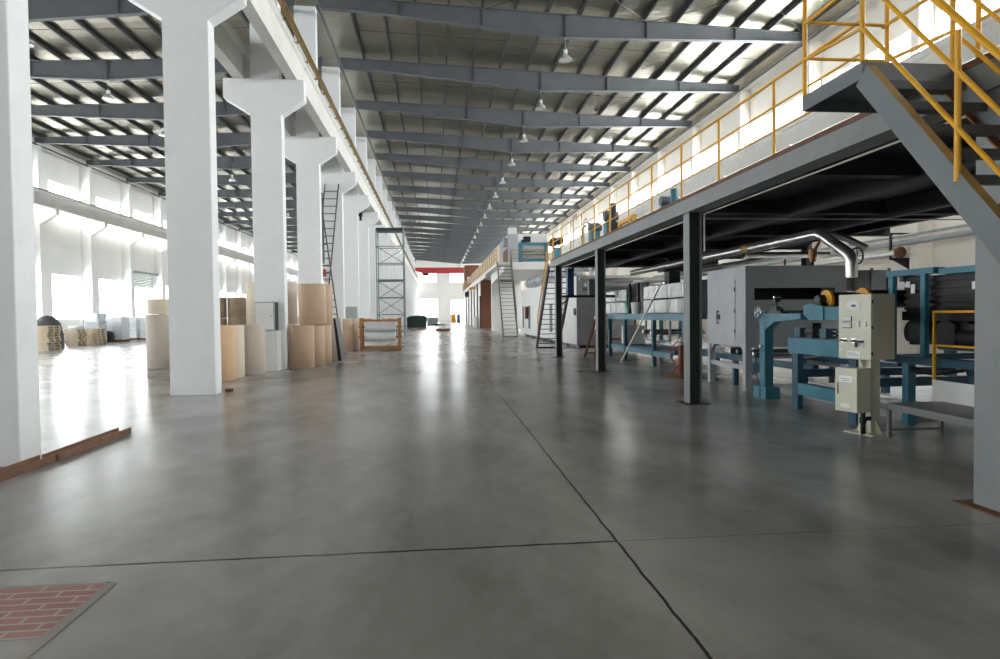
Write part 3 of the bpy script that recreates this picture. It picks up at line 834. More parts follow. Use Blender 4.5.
for y in (9.3, 8.46):
    rl = build('black_roller', MB().cyl((5.98, y, 1.70), (8.2, y, 1.70), 0.125, 24), BLACK, parent=un, smooth=True)
    ring = MB().lathe((5.97, y, 1.70), [(0.10, 0.0), (0.16, 0.0), (0.16, 0.045), (0.10, 0.045)], 28, axis='x')
    build('yellow_ring', ring, mat('yellow_guard_ring', (222, 160, 40), 0.5), parent=rl, smooth=True)
    build('bearing_block', MB().lathe((5.86, y + 0.05, 1.70), [(0.001, 0), (0.075, 0.0), (0.09, 0.03), (0.09, 0.1)], 20, axis='x').box(5.84, 5.95, y - 0.09, y + 0.12, 1.60, 1.66), DARKM, parent=rl, smooth=True)
sc = build('slide_carriage', MB().box(5.62, 5.8, 9.42, 9.58, 1.13, 1.28), BLUEDK, parent=un, bevel=0.006)
build('slide_carriage', MB().box(5.62, 5.8, 8.75, 8.9, 1.13, 1.28), BLUEDK, parent=un, bevel=0.006)
build('lead_screw', MB().cyl((5.7, 8.6, 1.24), (5.7, 9.62, 1.24), 0.022, 10).cyl((5.7, 8.6, 1.18), (5.7, 9.62, 1.18), 0.022, 10), STEEL, parent=sc, smooth=True)
build('screw_housing', MB().cyl((5.7, 9.06, 1.22), (5.7, 9.28, 1.22), 0.085, 18).box(5.63, 5.77, 9.1, 9.24, 1.13, 1.36), DARKM, parent=sc)

# web guide post with arm and hand wheel
wg = thing('web_guide_stand', (5.88, 10.85, 0), 'blue single-post stand with box foot, horizontal arm and small steel hand wheel', 'machine')
build('foot', MB().box(5.71, 5.98, 10.62, 11.04, 0, 0.21), BLUE, parent=wg, bevel=0.006)
build('foot_seam', MB().box(5.70, 5.71, 10.80, 10.83, 0.02, 0.19), BLUEDK, parent=wg)
build('post', MB().box(5.76, 5.92, 10.74, 10.92, 0.21, 1.36), BLUE, parent=wg, bevel=0.004)
build('arm', MB().prism([(9.65, 1.50), (10.95, 1.50), (10.95, 1.34), (10.74, 1.22), (10.45, 1.36), (9.65, 1.41)], 'x', 5.77, 5.91), BLUE, parent=wg)
hw = build('hand_wheel', MB().tube([(5.70 , 10.86 + 0.1 * math.cos(t), 1.52 + 0.1 * math.sin(t)) for t in [math.pi * k / 9 for k in range(19)]], 0.014, 8), STEEL, parent=wg, smooth=True)
build('wheel_spoke', MB().cyl((5.70, 10.78, 1.52), (5.70, 10.94, 1.52), 0.008, 8).cyl((5.70, 10.86, 1.44), (5.70, 10.86, 1.60), 0.008, 8).cyl((5.66, 10.86, 1.52), (5.86, 10.86, 1.52), 0.014, 8), STEEL, parent=hw)
ga = build('guide_mechanism', MB().box(5.76, 5.9, 10.2, 10.72, 1.50, 1.54).box(5.79, 5.87, 10.4, 10.62, 1.54, 1.62).cyl((5.83, 10.46, 1.54), (5.83, 10.46, 1.78), 0.014, 8).cyl((5.83, 10.60, 1.56), (5.83, 10.3, 1.56), 0.03, 10).box(5.78, 5.88, 10.43, 10.5, 1.70, 1.76).cyl((5.83, 9.7, 1.53), (5.83, 10.2, 1.53), 0.02, 8), DARKM, parent=wg)
build('mechanism_knob', MB().cyl((5.77, 10.46, 1.78), (5.89, 10.46, 1.78), 0.022, 10), STEEL, parent=ga)
build('air_valve', MB().cyl((5.72, 10.84, 0.92), (5.78, 10.84, 0.92), 0.03, 10), STEEL, parent=wg)
build('air_hose', MB().tube([(5.74, 10.84, 0.95), (5.70, 10.95, 0.75), (5.72, 10.98, 0.5), (5.74, 10.9, 0.25)], 0.01, 6), BLACK, parent=wg)

# grey oven box on legs
ov = thing('oven_box', (7.0, 12.6, 0), 'large grey sheet metal oven box on legs with a side door and front slot', 'oven')
OX0, OX1, OY0, OY1, OZ0, OZ1 = 5.95, 8.02, 11.82, 13.55, 0.85, 2.42
shell = grid_wall([(6.13, 7.80, 1.76, 1.99)], OX0, OX1, OZ0, OZ1, 'y', OY0, OY0 + 0.03)
shell.box(OX0, OX0 + 0.03, OY0 + 0.03, OY1, OZ0, OZ1).box(OX1 - 0.03, OX1, OY0 + 0.03, OY1, OZ0, OZ1).box(OX0 + 0.03, OX1 - 0.03, OY1 - 0.03, OY1, OZ0, OZ1)
shell.box(OX0 + 0.03, OX1 - 0.03, OY0 + 0.03, OY1 - 0.03, OZ0, OZ0 + 0.03).box(OX0 + 0.03, OX1 - 0.03, OY0 + 0.03, OY1 - 0.03, OZ1 - 0.03, OZ1)
build('housing', shell, GREYP, parent=ov)
build('inner_lining', MB().box(OX0 + 0.04, OX1 - 0.04, 12.6, 12.63, 1.6, 2.2).box(6.2, 7.7, 12.1, 12.5, 1.72, 1.8), DARKM, parent=ov)
od = build('door', MB().box(OX0 - 0.012, OX0, 12.24, 13.08, 0.98, 2.18), GREYP, parent=ov, bevel=0.003)
build('door_handle', MB().tube([(OX0 - 0.012, 12.97, 1.55), (OX0 - 0.05, 12.97, 1.55), (OX0 - 0.05, 12.97, 1.30), (OX0 - 0.012, 12.97, 1.30)], 0.014, 8).box(OX0 - 0.02, OX0 - 0.012, 12.90, 13.04, 1.38, 1.48), BLACK, parent=od)
for z in (1.15, 1.55, 1.98):
    build('hinge', MB().cyl((OX0 - 0.02, 12.24, z - 0.04), (OX0 - 0.02, 12.24, z + 0.04), 0.012, 8), GREYDK, parent=od)
for x in (OX0, OX1 - 0.12):
    for y in (OY0, OY1 - 0.12):
        build('leg', MB().box(x, x + 0.12, y, y + 0.12, 0, OZ0), GREYP, parent=ov)
build('stretcher', MB().box(OX0 + 0.02, OX0 + 0.09, OY0 + 0.12, OY1 - 0.12, 0.40, 0.49), GREYP, parent=ov)
build('stretcher', MB().box(OX1 - 0.09, OX1 - 0.02, OY0 + 0.12, OY1 - 0.12, 0.40, 0.49), GREYP, parent=ov)
gsx = MB()
for y, sg in ((OY0 + 0.12, 1), (OY1 - 0.12, -1)):
    gsx.prism([(y, OZ0), (y + 0.14 * sg, OZ0), (y, OZ0 - 0.14)], 'x', OX0 + 0.03, OX0 + 0.045)
build('gusset', gsx, GREYP, parent=ov)
# blue underframe with bits of gear below and behind the oven
uf = thing('conveyor_underframe', (7.0, 13.2, 0), 'low blue underframe with steel rails running beneath the grey oven box', 'machine')
for x in (6.2, 7.7):
    build('rail', MB().box(x, x + 0.1, 10.0, 15.1, 0.52, 0.64), BLUEDK, parent=uf)
for y in (10.3, 12.8, 14.9):
    build('leg', MB().box(6.2, 6.3, y, y + 0.1, 0.0 if y > 12 else 0.105, 0.52), BLUEDK, parent=uf)
    build('leg', MB().box(7.7, 7.8, y, y + 0.1, 0.0 if y > 12 else 0.105, 0.52), BLUEDK, parent=uf)
build('slide_bed', MB().box(6.3, 7.7, 12.0, 15.0, 0.60, 0.64).cyl((6.35, 12.3, 0.69), (7.65, 12.3, 0.69), 0.045, 12).cyl((6.35, 13.0, 0.69), (7.65, 13.0, 0.69), 0.045, 12).box(6.4, 6.8, 13.4, 14.2, 0.64, 0.76), STEEL, parent=uf)

gh = thing('grey_housing', (8.7, 12.6, 0), 'dark grey ribbed fan housing beyond the top corner of the oven box', 'fan housing')
build('casing', MB().box(8.1, 9.3, 12.3, 13.1, 1.95, 2.36), GREYDK, parent=gh, bevel=0.01)
for x in (8.1, 8.48, 8.86, 9.24):
    build('rib', MB().box(x, x + 0.05, 12.27, 12.3, 1.93, 2.40), GREYDK, parent=gh)
build('chamfer_end', MB().prism([(9.3, 1.98), (9.5, 2.06), (9.5, 2.28), (9.3, 2.34)], 'y', 12.35, 13.05), GREYDK, parent=gh)
build('support', MB().box(8.25, 8.33, 12.66, 12.74, 0, 1.95).box(9.1, 9.18, 12.66, 12.74, 0, 1.95), DARKM, parent=gh)

# blue conveyor table carrying silver wrapped blocks
ct = thing('conveyor_table', (6.9, 19.4, 0), 'long blue steel conveyor table with silver wrapped blocks standing on it', 'conveyor table')
for x in (6.12, 8.0):
    build('top_beam', MB().box(x, x + 0.1, 15.2, 22.4, 1.32, 1.50), BLUE, parent=ct)
    build('lower_beam', MB().box(x + 0.01, x + 0.09, 16.3, 22.0, 0.30, 0.45), BLUE, parent=ct)
    for y in (20.35, 17.6, 22.2, 15.3):
        build('leg', MB().box(x, x + 0.1, y, y + 0.16, 0, 1.32), BLUEDK, parent=ct)
build('table_plate', MB().box(6.22, 8.0, 15.2, 22.4, 1.46, 1.50), GREYDK, parent=ct)
build('lower_tray', MB().box(6.25, 7.98, 16.3, 22.0, 0.40, 0.50), BLUEDK, parent=ct)
build('drive_box', MB().box(6.3, 6.9, 20.6, 21.3, 0.5, 1.1), WHITEP, parent=ct)
for y in (18.9, 18.2):
    build('idle_roller', MB().cyl((6.25, y, 0.95), (7.9, y, 0.95), 0.07, 14), STEEL, parent=ct, smooth=True)
build('pipe_loop', MB().tube([(6.35, 18.9, 1.3), (6.35, 18.9, 0.75), (6.35, 17.9, 0.7), (6.35, 16.9, 0.75), (6.35, 16.9, 1.3)], 0.04, 8), GALV, parent=ct, smooth=True)
def block(y0, y1, z0, z1, x0, lab):
    mb = MB()
    n = 7
    mb.box(x0 + 0.02, x0 + 1.3, y0 + 0.012, y1 - 0.012, z0 + 0.005, z1 - 0.005)
    for i in range(n):
        w = (y1 - y0 - 0.06) / n
        a = y0 + 0.03 + w * i
        mb.prism([(x0 + 0.02, a + 0.01), (x0 - 0.012 - 0.012 * random.random(), a + w * (0.35 + 0.3 * random.random())), (x0 + 0.02, a + w - 0.01)], 'z', z0 + 0.02, z1 - 0.02)
    return solo('silver_block', mb, FOIL, lab, 'wrapped block', 'silver wrapped blocks on the tables', bevel=0.008)
posn = ['first', 'second', 'third', 'fourth']
ys_ = [19.38, 18.38, 17.32, 16.26, 15.22]
for i in range(4):
    for j in range(2):
        block(ys_[i + 1] + 0.01, ys_[i] - 0.01, 1.503 + 0.42 * j, 1.918 + 0.42 * j, 6.42,
              'silver wrapped block on the blue table, %s layer, %s from far end' % (['bottom', 'top'][j], posn[i]))
ys_ = [24.6, 23.4, 22.35, 21.15]
t2 = thing('rusty_table', (6.9, 23.6, 0), 'rust brown steel table beyond the blue conveyor table, also carrying silver blocks', 'table')
build('table_top', MB().box(6.2, 7.9, 22.45, 24.8, 1.42, 1.50), RUST, parent=t2)
for x, y in ((6.2, 22.5), (6.2, 24.6), (7.8, 22.5), (7.8, 24.6), (6.2, 23.5)):
    build('leg', MB().box(x, x + 0.08, y, y + 0.08, 0, 1.42), RUST, parent=t2)
build('shelf', MB().box(6.28, 7.8, 22.6, 24.6, 0.55, 0.58), RUST, parent=t2)
for i in range(3):
    for j in range(2):
        block(ys_[i + 1] + 0.01, ys_[i] - 0.01, 1.503 + 0.42 * j, 1.918 + 0.42 * j, 6.42,
              'silver wrapped block on the rusty table, %s layer, %s from far end' % (['bottom', 'top'][j], posn[i]))
# dark frame and clutter in the gap between the two rows of blocks
gf = thing('gap_frame', (6.5, 20.2, 1.5), 'dark steel stand in the gap between the two rows of silver blocks', 'stand')
build('upright', MB().box(6.45, 6.53, 20.9, 20.98, 1.502, 2.5), DARKM, parent=gf)
build('upright', MB().box(6.45, 6.53, 20.0, 20.08, 1.502, 2.5), DARKM, parent=gf)
build('back_plate', MB().box(6.6, 6.65, 19.5, 21.0, 1.502, 2.5), DARKM, parent=gf)
solo('white_bucket', MB().lathe((6.32, 19.75, 1.503), [(0.13, 0), (0.17, 0.34), (0.175, 0.36), (0.155, 0.36), (0.12, 0.03)], 20), WHITEP, 'white plastic bucket standing on the blue table in the gap between the blocks', 'bucket', smooth=True)
solo('green_cloth', MB(Matrix.Translation((6.30, 20.75, 1.72)) @ Matrix.Rotation(0.9, 4, 'X')).box(-0.02, 0.06, -0.22, 0.22, -0.1, 0.1), GREENC, 'mint green cloth bundle hanging on the dark stand next to the white bucket', 'cloth', bevel=0.03)
# long pale pole leaning from the floor to the table
solo('pale_pole', MB().bar((5.60, 19.05, 0.02), (6.06, 16.75, 2.33), 0.035, 0.035), PVC, 'long pale pole leaning from the floor against the silver blocks', 'pole')
# rusty stand with red hose behind the second post
rs = thing('hose_stand', (5.9, 14.9, 0), 'rusty brown post on an orange floor plate with a red hose looped over it', 'hose stand')
build('post', MB().box(5.84, 6.0, 14.86, 15.0, 0.012, 0.74), WOODB, parent=rs)
build('floor_plate', MB().box(5.45, 6.1, 14.75, 15.1, 0, 0.012), mat('orange_floor_plate', (170, 112, 40), 0.7), parent=rs)
hz = [(5.86 - 0.26 * math.sin(t), 14.83, 0.55 + 0.3 * math.cos(t)) for t in [k * 0.35 for k in range(1, 15)]]
build('red_hose', MB().tube([(5.92, 14.84, 0.80)] + hz + [(5.72, 14.84, 0.2), (5.62, 14.84, 0.03)], 0.013, 8), REDDOT, parent=rs, smooth=True)
build('spray_bottle', MB().lathe((5.88, 14.93, 0.745), [(0.045, 0), (0.045, 0.13), (0.02, 0.17), (0.02, 0.2)], 14), WHITEP, parent=rs, smooth=True)

# ------------------------------------------------------------------ pipes under the platform
sd = thing('insulated_duct', (6.9, 14, 2.9), 'silver clad insulated pipe running under the platform and bending down at its near end', 'pipe')
build('pipe_run', MB().cyl((6.9, 22.0, 2.93), (6.9, 11.0, 2.93), 0.10, 20), DUCT, parent=sd, smooth=True)
build('elbow', MB().tube([(6.9, 11.0, 2.93), (6.9, 10.93, 2.92), (6.92, 10.85, 2.88), (7.0, 10.3, 2.52), (7.01, 10.22, 2.44), (7.01, 10.2, 2.36), (7.01, 10.2, 2.1)], 0.098, 16), DUCT, parent=sd, smooth=True)
build('elbow', MB().tube([(6.95, 11.05, 2.93), (7.1, 10.9, 2.92), (7.3, 10.7, 2.8), (7.5, 10.5, 2.62)], 0.06, 14), DUCT, parent=sd, smooth=True)
build('joint_band', MB().cyl((6.9, 13.75, 2.93), (6.9, 13.45, 2.93), 0.106, 20), mat('tan_joint_band', (176, 146, 92), 0.5), parent=sd, smooth=True)
vw = build('valve_wheel', MB().tube([(7.25 + 0.14 * math.cos(t), 10.4 + 0.04 * math.cos(t), 2.48 + 0.14 * math.sin(t)) for t in [math.pi * k / 10 for k in range(21)]], 0.014, 8), BLACK, parent=sd, smooth=True)
build('wheel_spoke', MB().cyl((7.12, 10.37, 2.48), (7.38, 10.43, 2.48), 0.01, 6).cyl((7.25, 10.4, 2.35), (7.25, 10.4, 2.61), 0.01, 6).cyl((7.02, 10.45, 2.48), (7.25, 10.4, 2.48), 0.02, 8), BLACK, parent=vw)
build('brass_valve', MB().cyl((6.75, 10.9, 2.5), (6.75, 10.9, 2.64), 0.07, 16).cyl((6.75, 10.9, 2.42), (6.75, 10.9, 2.5), 0.05, 14).cyl((6.75, 10.9, 2.56), (6.88, 10.82, 2.86), 0.025, 8), COPPER, parent=sd, smooth=True)
for y in (12.6, 15.6, 18.6):
    build('pipe_hanger', MB().cyl((6.9, y, 3.03), (6.9, y, 3.42), 0.008, 6).box(6.88, 6.92, y - 0.02, y + 0.02, 3.01, 3.03), DARKM, parent=sd)
solo('cross_pipe', MB().cyl((7.3, 14.6, 2.88), (9.45, 14.6, 2.88), 0.075, 18).cyl((7.3, 14.6, 2.88), (7.36, 14.6, 2.88), 0.1, 18), DUCT, 'short silver clad pipe running crosswise behind the oven box', 'pipe', smooth=True)
wp = thing('wall_pipe', (15.3, 22, 3.6), 'long grey pipes on brackets along the right wall beneath the platform level', 'pipe')
build('pipe_run', MB().cyl((15.25, 4, 3.72), (15.25, 44, 3.72), 0.09, 14), GALV, parent=wp, smooth=True)
build('pipe_run', MB().cyl((15.25, 10, 3.95), (15.25, 44, 3.95), 0.045, 10), GALV, parent=wp, smooth=True)
ff = build('pipe_run', MB().cyl((15.2, 19.7, 3.42), (15.2, 44, 3.42), 0.13, 16), DUCT, parent=wp, smooth=True)
build('red_flange', MB().cyl((15.2, 19.6, 3.42), (15.2, 19.7, 3.42), 0.19, 16), RUST, parent=ff, smooth=True)
for y in (8.5, 14.5, 20.0, 26.5, 32.5, 38.5):
    build('pipe_bracket', MB().box(15.1, 15.95, y - 0.03, y + 0.03, 3.2, 3.27).box(15.1, 15.16, y - 0.03, y + 0.03, 3.27, 4.1).box(15.1, 15.95, y - 0.03, y + 0.03, 4.04, 4.1).prism([(15.2, 3.2), (15.95, 3.2), (15.95, 2.8)], 'y', y - 0.02, y + 0.02), DARKM, parent=wp)
sp = thing('service_pipes', (8, 26, 2.7), 'bundle of silver pipes and dark trays crossing beneath the platform beyond the silver blocks', 'pipes')
build('pipe_run', MB().cyl((5.6, 24.6, 2.9), (9.4, 24.6, 2.9), 0.1, 14).cyl((5.9, 24.9, 2.64), (9.4, 24.9, 2.64), 0.05, 12), DUCT, parent=sp, smooth=True)
build('pipe_run', MB().cyl((8.2, 17.5, 2.72), (8.2, 26, 2.72), 0.1, 14).cyl((8.6, 15.0, 2.9), (8.6, 26, 2.9), 0.08, 12), DUCT, parent=sp, smooth=True)
build('cable_tray', MB().box(5.6, 9.2, 24.2, 24.4, 2.40, 2.52), GREYDK, parent=sp)
build('hopper_unit', MB().box(7.2, 7.55, 19.2, 19.6, 2.38, 3.12).box(7.0, 7.75, 19.1, 19.7, 2.8, 2.95), DARKM, parent=sp)
# ------------------------------------------------------------------ white oven block and its duct
wo = thing('white_oven', (7.3, 36, 0), 'long white panelled oven block with grey near end and dark door openings', 'oven')
build('housing', MB().box(6.12, 8.6, 27.33, 45.5, 0.14, 3.15), WHITEP, parent=wo)
build('end_panel', MB().box(6.1, 8.62, 27.29, 27.33, 0.14, 3.17), GREYDK, parent=wo)
for i in range(16):
    y = 27.4 + 1.13 * i
    build('side_panel', MB().box(6.095, 6.12, y + 0.02, y + 1.11, 0.18, 3.12), WHITEP, parent=wo, bevel=0.004)
build('plinth', MB().box(6.25, 8.5, 27.6, 45.3, 0, 0.14), BLACK, parent=wo)
for y in (27.5, 29.8, 32.1, 34.4, 36.7, 39, 41.3, 43.6):
    build('foot', MB().box(6.12, 6.24, y, y + 0.14, 0, 0.14), GALV, parent=wo)
for y in (41.1, 33.2, 30.6, 44.0):
    d_ = build('door_recess', MB().box(6.075, 6.095, y, y + 0.75, 0.55, 2.05), DARKM, parent=wo)
    build('door_handle', MB().box(6.04, 6.075, y + 0.05, y + 0.12, 1.2, 1.45), STEEL, parent=d_)
build('burner_box', MB().box(5.95, 6.095, 41.9, 42.7, 1.2, 2.0), RUST, parent=wo)
build('latch_wheel', MB().cyl((6.02, 27.6, 1.6), (6.095, 27.6, 1.6), 0.16, 8), GREYDK, parent=wo)
nb = build('notice_board', MB().box(6.085, 6.095, 28.4, 29.6, 2.25, 2.62), mat('violet_blue_poster', (120, 120, 170), 0.6, var=0.2, scale=6), parent=wo)
gd = thing('extraction_duct', (6.55, 34, 3.2), 'thick grey round duct lying along the top edge of the white oven block', 'duct')
mbd = MB().cyl((6.45, 24.2, 3.62), (6.45, 44.0, 3.62), 0.30, 24)
build('duct_run', mbd, GALV, parent=gd, smooth=True)
for y in (26.5, 30, 33.5, 37, 39.5, 41, 42.5):
    build('duct_collar', MB().cyl((6.45, y, 3.62), (6.45, y + 0.1, 3.62), 0.34, 24), GALV, parent=gd, smooth=True)
for y in (28.5, 40.2):
    build('duct_saddle', MB().box(6.25, 6.65, y, y + 0.2, 3.15, 3.36), GALV, parent=gd)
build('down_pipe', MB().cyl((6.3, 25.3, 2.75), (6.3, 25.3, 3.4), 0.13, 16), WHITEP, parent=gd, smooth=True)

# ------------------------------------------------------------------ steep steel stairs
def steel_stair(name, label, x0, x1, yb, yt, zt, n, smat, railsides, rmat, tread_m):
    t = thing(name, ((x0 + x1) / 2, yb, 0), label, 'staircase')
    for x in (x0, x1):
        build('stringer', MB().bar((x, yb, 0.02), (x, yt, zt), 0.07, 0.22), smat, parent=t)
    sgn = 1 if yt > yb else -1
    for i in range(1, n):
        f_ = i / n
        y, z = yb + (yt - yb) * f_, zt * f_
        build('tread', MB().box(x0 + 0.03, x1 - 0.03, y - 0.1, y + 0.1, z - 0.015, z + 0.015), tread_m, parent=t)
    build('foot_bar', MB().box(x0 + 0.03, x1 - 0.03, yb - 0.03 * sgn, yb + 0.1 * sgn, 0.0, 0.05), smat, parent=t)
    for x in railsides:
        h_ = build('handrail', MB().tube([(x, yb + (yt - yb) * 0.12, zt * 0.12 + 0.95), (x, yt, zt + 0.95), (x, yt + 0.35 * sgn, zt + 0.95)], 0.024, 8), rmat, parent=t, smooth=True)
        build('middle_rail', MB().tube([(x, yb + (yt - yb) * 0.12, zt * 0.12 + 0.5), (x, yt, zt + 0.5)], 0.018, 8), rmat, parent=h_, smooth=True)
        for f_ in (0.13, 0.55, 0.98):
            y, z = yb + (yt - yb) * f_, zt * f_
            build('rail_post', MB().cyl((x, y, z + 0.08), (x, y, z + 0.95), 0.02, 8), rmat, parent=h_, smooth=True)
    return t
s2 = steel_stair('steel_stair', 'dark steel stair with a yellow handrail rising to the far end of the dark platform', 4.47, 5.45, 28.3, 25.0, 3.42, 16, MEZDARK, (4.47,), YEL, TREAD)
build('top_landing', MB().box(4.44, 5.5, 23.1, 25.0, 3.38, 3.43), MEZ, parent=s2)
s1 = steel_stair('steel_stair', 'brown grey steel stair rising away from the viewer to the white platform', 4.45, 5.42, 42.3, 45.9, 5.22, 20, mat('brown_grey_steel', (104, 92, 86), 0.6, var=0.1), (5.42,), mat('brown_grey_steel', (104, 92, 86)), TREAD)

# ------------------------------------------------------------------ far white platform with tunnel oven on top
wp2 = thing('white_platform', (7, 76, 0), 'far white platform carrying a tunnel dryer, with a tan guard rail along its edge', 'platform')
build('deck_slab', MB().box(4.45, 9.6, 46.0, 106, 5.05, 5.25), WHITEP, parent=wp2)
build('front_fascia', MB().box(5.5, 9.6, 45.96, 46.0, 4.72, 5.27), WHITEP, parent=wp2)
build('haunch_beam', MB().prism([(46.3, 4.7), (57.0, 4.2), (57.0, 5.05), (46.3, 5.05)], 'x', 5.0, 5.5), WHITEP, parent=wp2)
build('edge_beam', MB().box(4.5, 4.62, 57.8, 106, 4.85, 5.05), WHITEP, parent=wp2)
for y in (57.0, 69.6, 82, 94.5):
    build('column', MB().box(5.0, 5.6, y, y + 0.5, 0, 5.05) if y < 60 else MB().box(8.8, 9.3, y, y + 0.5, 0, 5.05), WHITEP, parent=wp2)
build('column', MB().box(8.8, 9.3, 46.3, 46.8, 0, 5.05), WHITEP, parent=wp2)
TAN = mat('tan_rail_paint', (196, 150, 92), 0.6, var=0.15)
tr_ = build('guard_rail', MB().cyl((4.5, 47.0, 6.3), (4.5, 105.8, 6.3), 0.035, 8), TAN, parent=wp2)
for z in (5.95, 5.6):
    build('middle_rail', MB().cyl((4.5, 47.0, z), (4.5, 105.8, z), 0.028, 8), TAN, parent=tr_)
for i in range(30):
    build('rail_post', MB().cyl((4.5, 47.0 + 2.02 * i, 5.25), (4.5, 47.0 + 2.02 * i, 6.3), 0.03, 8), TAN, parent=tr_)
fr_ = build('front_rail', MB().cyl((5.55, 46.06, 6.15), (8.6, 46.06, 6.15), 0.025, 8), YELDIM, parent=wp2)
for z in (5.85, 5.55):
    build('middle_rail', MB().cyl((5.55, 46.06, z), (8.6, 46.06, z), 0.02, 8), YELDIM, parent=fr_)
for x in (5.55, 6.6, 7.6, 8.6):
    build('rail_post', MB().cyl((x, 46.06, 5.27), (x, 46.06, 6.15), 0.022, 8), YELDIM, parent=fr_)
td = thing('tunnel_dryer', (6.8, 70, 5.25), 'long pale tunnel dryer standing on the far white platform', 'dryer')
build('white_section', MB().box(6.1, 8.4, 47.6, 96, 5.251, 7.5), WHITEP, parent=td, bevel=0.02)
build('grey_section', MB().box(5.3, 6.08, 46.6, 52.5, 5.251, 7.35), GREYP, parent=td, bevel=0.02)
build('cream_section', MB().box(5.3, 6.08, 52.6, 95, 5.251, 7.3), mat('cream_panel', (226, 210, 180), 0.6), parent=td)
build('top_box', MB().box(5.4, 6.0, 46.8, 47.5, 7.352, 7.85), WHITEP, parent=td)
build('side_box', MB().box(5.0, 5.29, 46.8, 47.5, 6.5, 7.1), GALV, parent=td)
build('brown_hatch', MB().box(5.26, 5.29, 46.7, 49.5, 5.3, 6.3), BRN, parent=td)
bm_ = thing('blue_feed_frame', (7, 46.9, 5.25), 'blue feeding frame with a black motor before the white dryer on the far platform', 'machine')
for x in (6.15, 8.1):
    build('upright', MB().box(x, x + 0.25, 46.6, 47.1, 5.251, 6.75), BLUE, parent=bm_)
for z in (5.4, 6.55):
    build('cross_beam', MB().box(6.4, 8.1, 46.7, 46.95, z, z + 0.2), BLUE, parent=bm_)
build('motor', MB().cyl((6.5, 46.8, 7.0), (7.0, 46.8, 7.0), 0.22, 16).box(6.35, 6.75, 46.65, 47.0, 6.751, 6.95), BLACK, parent=bm_)
build('winder_roll', MB().cyl((6.42, 46.85, 6.0), (8.08, 46.85, 6.0), 0.16, 16), STEEL, parent=bm_, smooth=True)
mg = thing('blue_reel_unit', (8.2, 46.8, 5.25), 'second blue unit with dark reels right of the feeding frame on the far platform', 'machine')
build('stand', MB().box(8.65, 9.3, 46.5, 47.0, 5.251, 6.4), BLUE, parent=mg)
build('reel', MB().cyl((8.7, 46.45, 6.75), (8.7, 46.95, 6.75), 0.32, 18).cyl((9.15, 46.45, 6.85), (9.15, 46.95, 6.85), 0.28, 18), DARKM, parent=mg)
bc = thing('brown_cabin', (5.6, 102, 5.25), 'brown cabin with a bright window on the far end of the white platform', 'cabin')
build('walls', MB().box(4.6, 6.8, 99, 105, 5.251, 9.1), BRN, parent=bc)
build('window_frame', MB().box(4.9, 5.9, 98.95, 99, 6.3, 7.3), WHITEP, parent=bc)
# under the far platform: brown door, panelled room
dr3 = thing('brown_door', (5.1, 65.9, 0), 'tall brown sliding door panel beneath the far white platform beside a white column', 'door')
build('leaf', MB().box(4.62, 5.75, 65.8, 65.95, 0.02, 5.0), BRN, parent=dr3)
build('door_edge', MB().box(4.50, 4.62, 65.8, 65.95, 0.02, 3.4), DARKM, parent=dr3)
pe = thing('panelled_room', (6.5, 85, 0), 'white panelled room with dark posts along the aisle under the far platform', 'room')
build('wall_panel', MB().box(4.75, 8.5, 66.2, 105, 0, 4.84), WHITEP, parent=pe)
for y in (72, 78, 84, 91, 98):
    build('post', MB().box(4.62, 4.75, y, y + 0.16, 0, 4.84), mat('brown_post', (110, 88, 76), 0.6), parent=pe)
solo('white_cabinet', MB().box(4.3, 4.6, 70.5, 71.6, 0, 1.25).box(4.32, 4.58, 70.45, 70.5, 0.1, 1.15), WHITEP, 'small white cabinet standing against the panelled room near the brown door', 'cabinet', bevel=0.02)
solo('unit_heater', MB().box(4.1, 4.6, 88, 89.0, 3.9, 4.6).box(4.05, 4.1, 88.1, 88.9, 4.0, 4.5), DARKM, 'dark unit heater hung high on the panelled room beside the aisle', 'heater', bevel=0.02)
solo('yellow_beam', MB().box(4.0, 4.745, 76, 76.3, 4.5, 4.72).box(4.0, 4.1, 75.9, 76.4, 4.35, 4.5), YEL, 'short yellow lifting beam sticking out below the far platform edge', 'lifting beam')

# ------------------------------------------------------------------ equipment on the near platform
def pump(y, x, h, lab, kind):
    t = thing('drive_unit', (x, y, 3.45), lab, 'machine')
    build('pedestal', MB().box(x, x + 0.3, y - 0.2, y + 0.2, 3.451, 3.45 + h * 0.62), BLUE, parent=t, bevel=0.01)
    build('motor', MB().cyl((x - 0.04, y, 3.45 + h * 0.75), (x + 0.3, y, 3.45 + h * 0.75), h * 0.13, 18), MEZ, parent=t, smooth=True)
    build('motor_cap', MB().cyl((x + 0.3, y, 3.45 + h * 0.75), (x + 0.38, y, 3.45 + h * 0.75), h * 0.10, 18), MEZ, parent=t, smooth=True)
    if kind:
        build('gear_case', MB().box(x + 0.02, x + 0.28, y - 0.5, y - 0.21, 3.451, 3.45 + h * 0.55).cyl((x + 0.15, y - 0.36, 3.45 + h * 0.5), (x + 0.15, y - 0.36, 3.45 + h), 0.08, 12), DARKM if kind == 1 else BLUE, parent=t)
    return t
pump(20.4, 5.0, 1.15, 'blue drive unit with dark motor on the near platform, left of the yellow bar', 0)
pump(18.5, 5.0, 1.25, 'blue drive unit with upright gear case at the end of the yellow bar', 1)
pump(14.3, 5.2, 0.85, 'low blue drive unit on the platform edge, nearest along the guard rail', 2)
solo('yellow_bar', MB().box(5.15, 5.25, 16.3, 17.7, 4.0, 4.1).box(5.15, 5.25, 16.3, 16.4, 3.451, 4.0).box(5.15, 5.25, 17.6, 17.7, 3.451, 4.0), YEL, 'yellow steel bar frame on the near platform between the blue drive units', 'frame')
ps = thing('bent_pipe_stand', (5.0, 22.0, 3.45), 'cluster of thin bent grey pipes at the far end of the near platform', 'pipes')
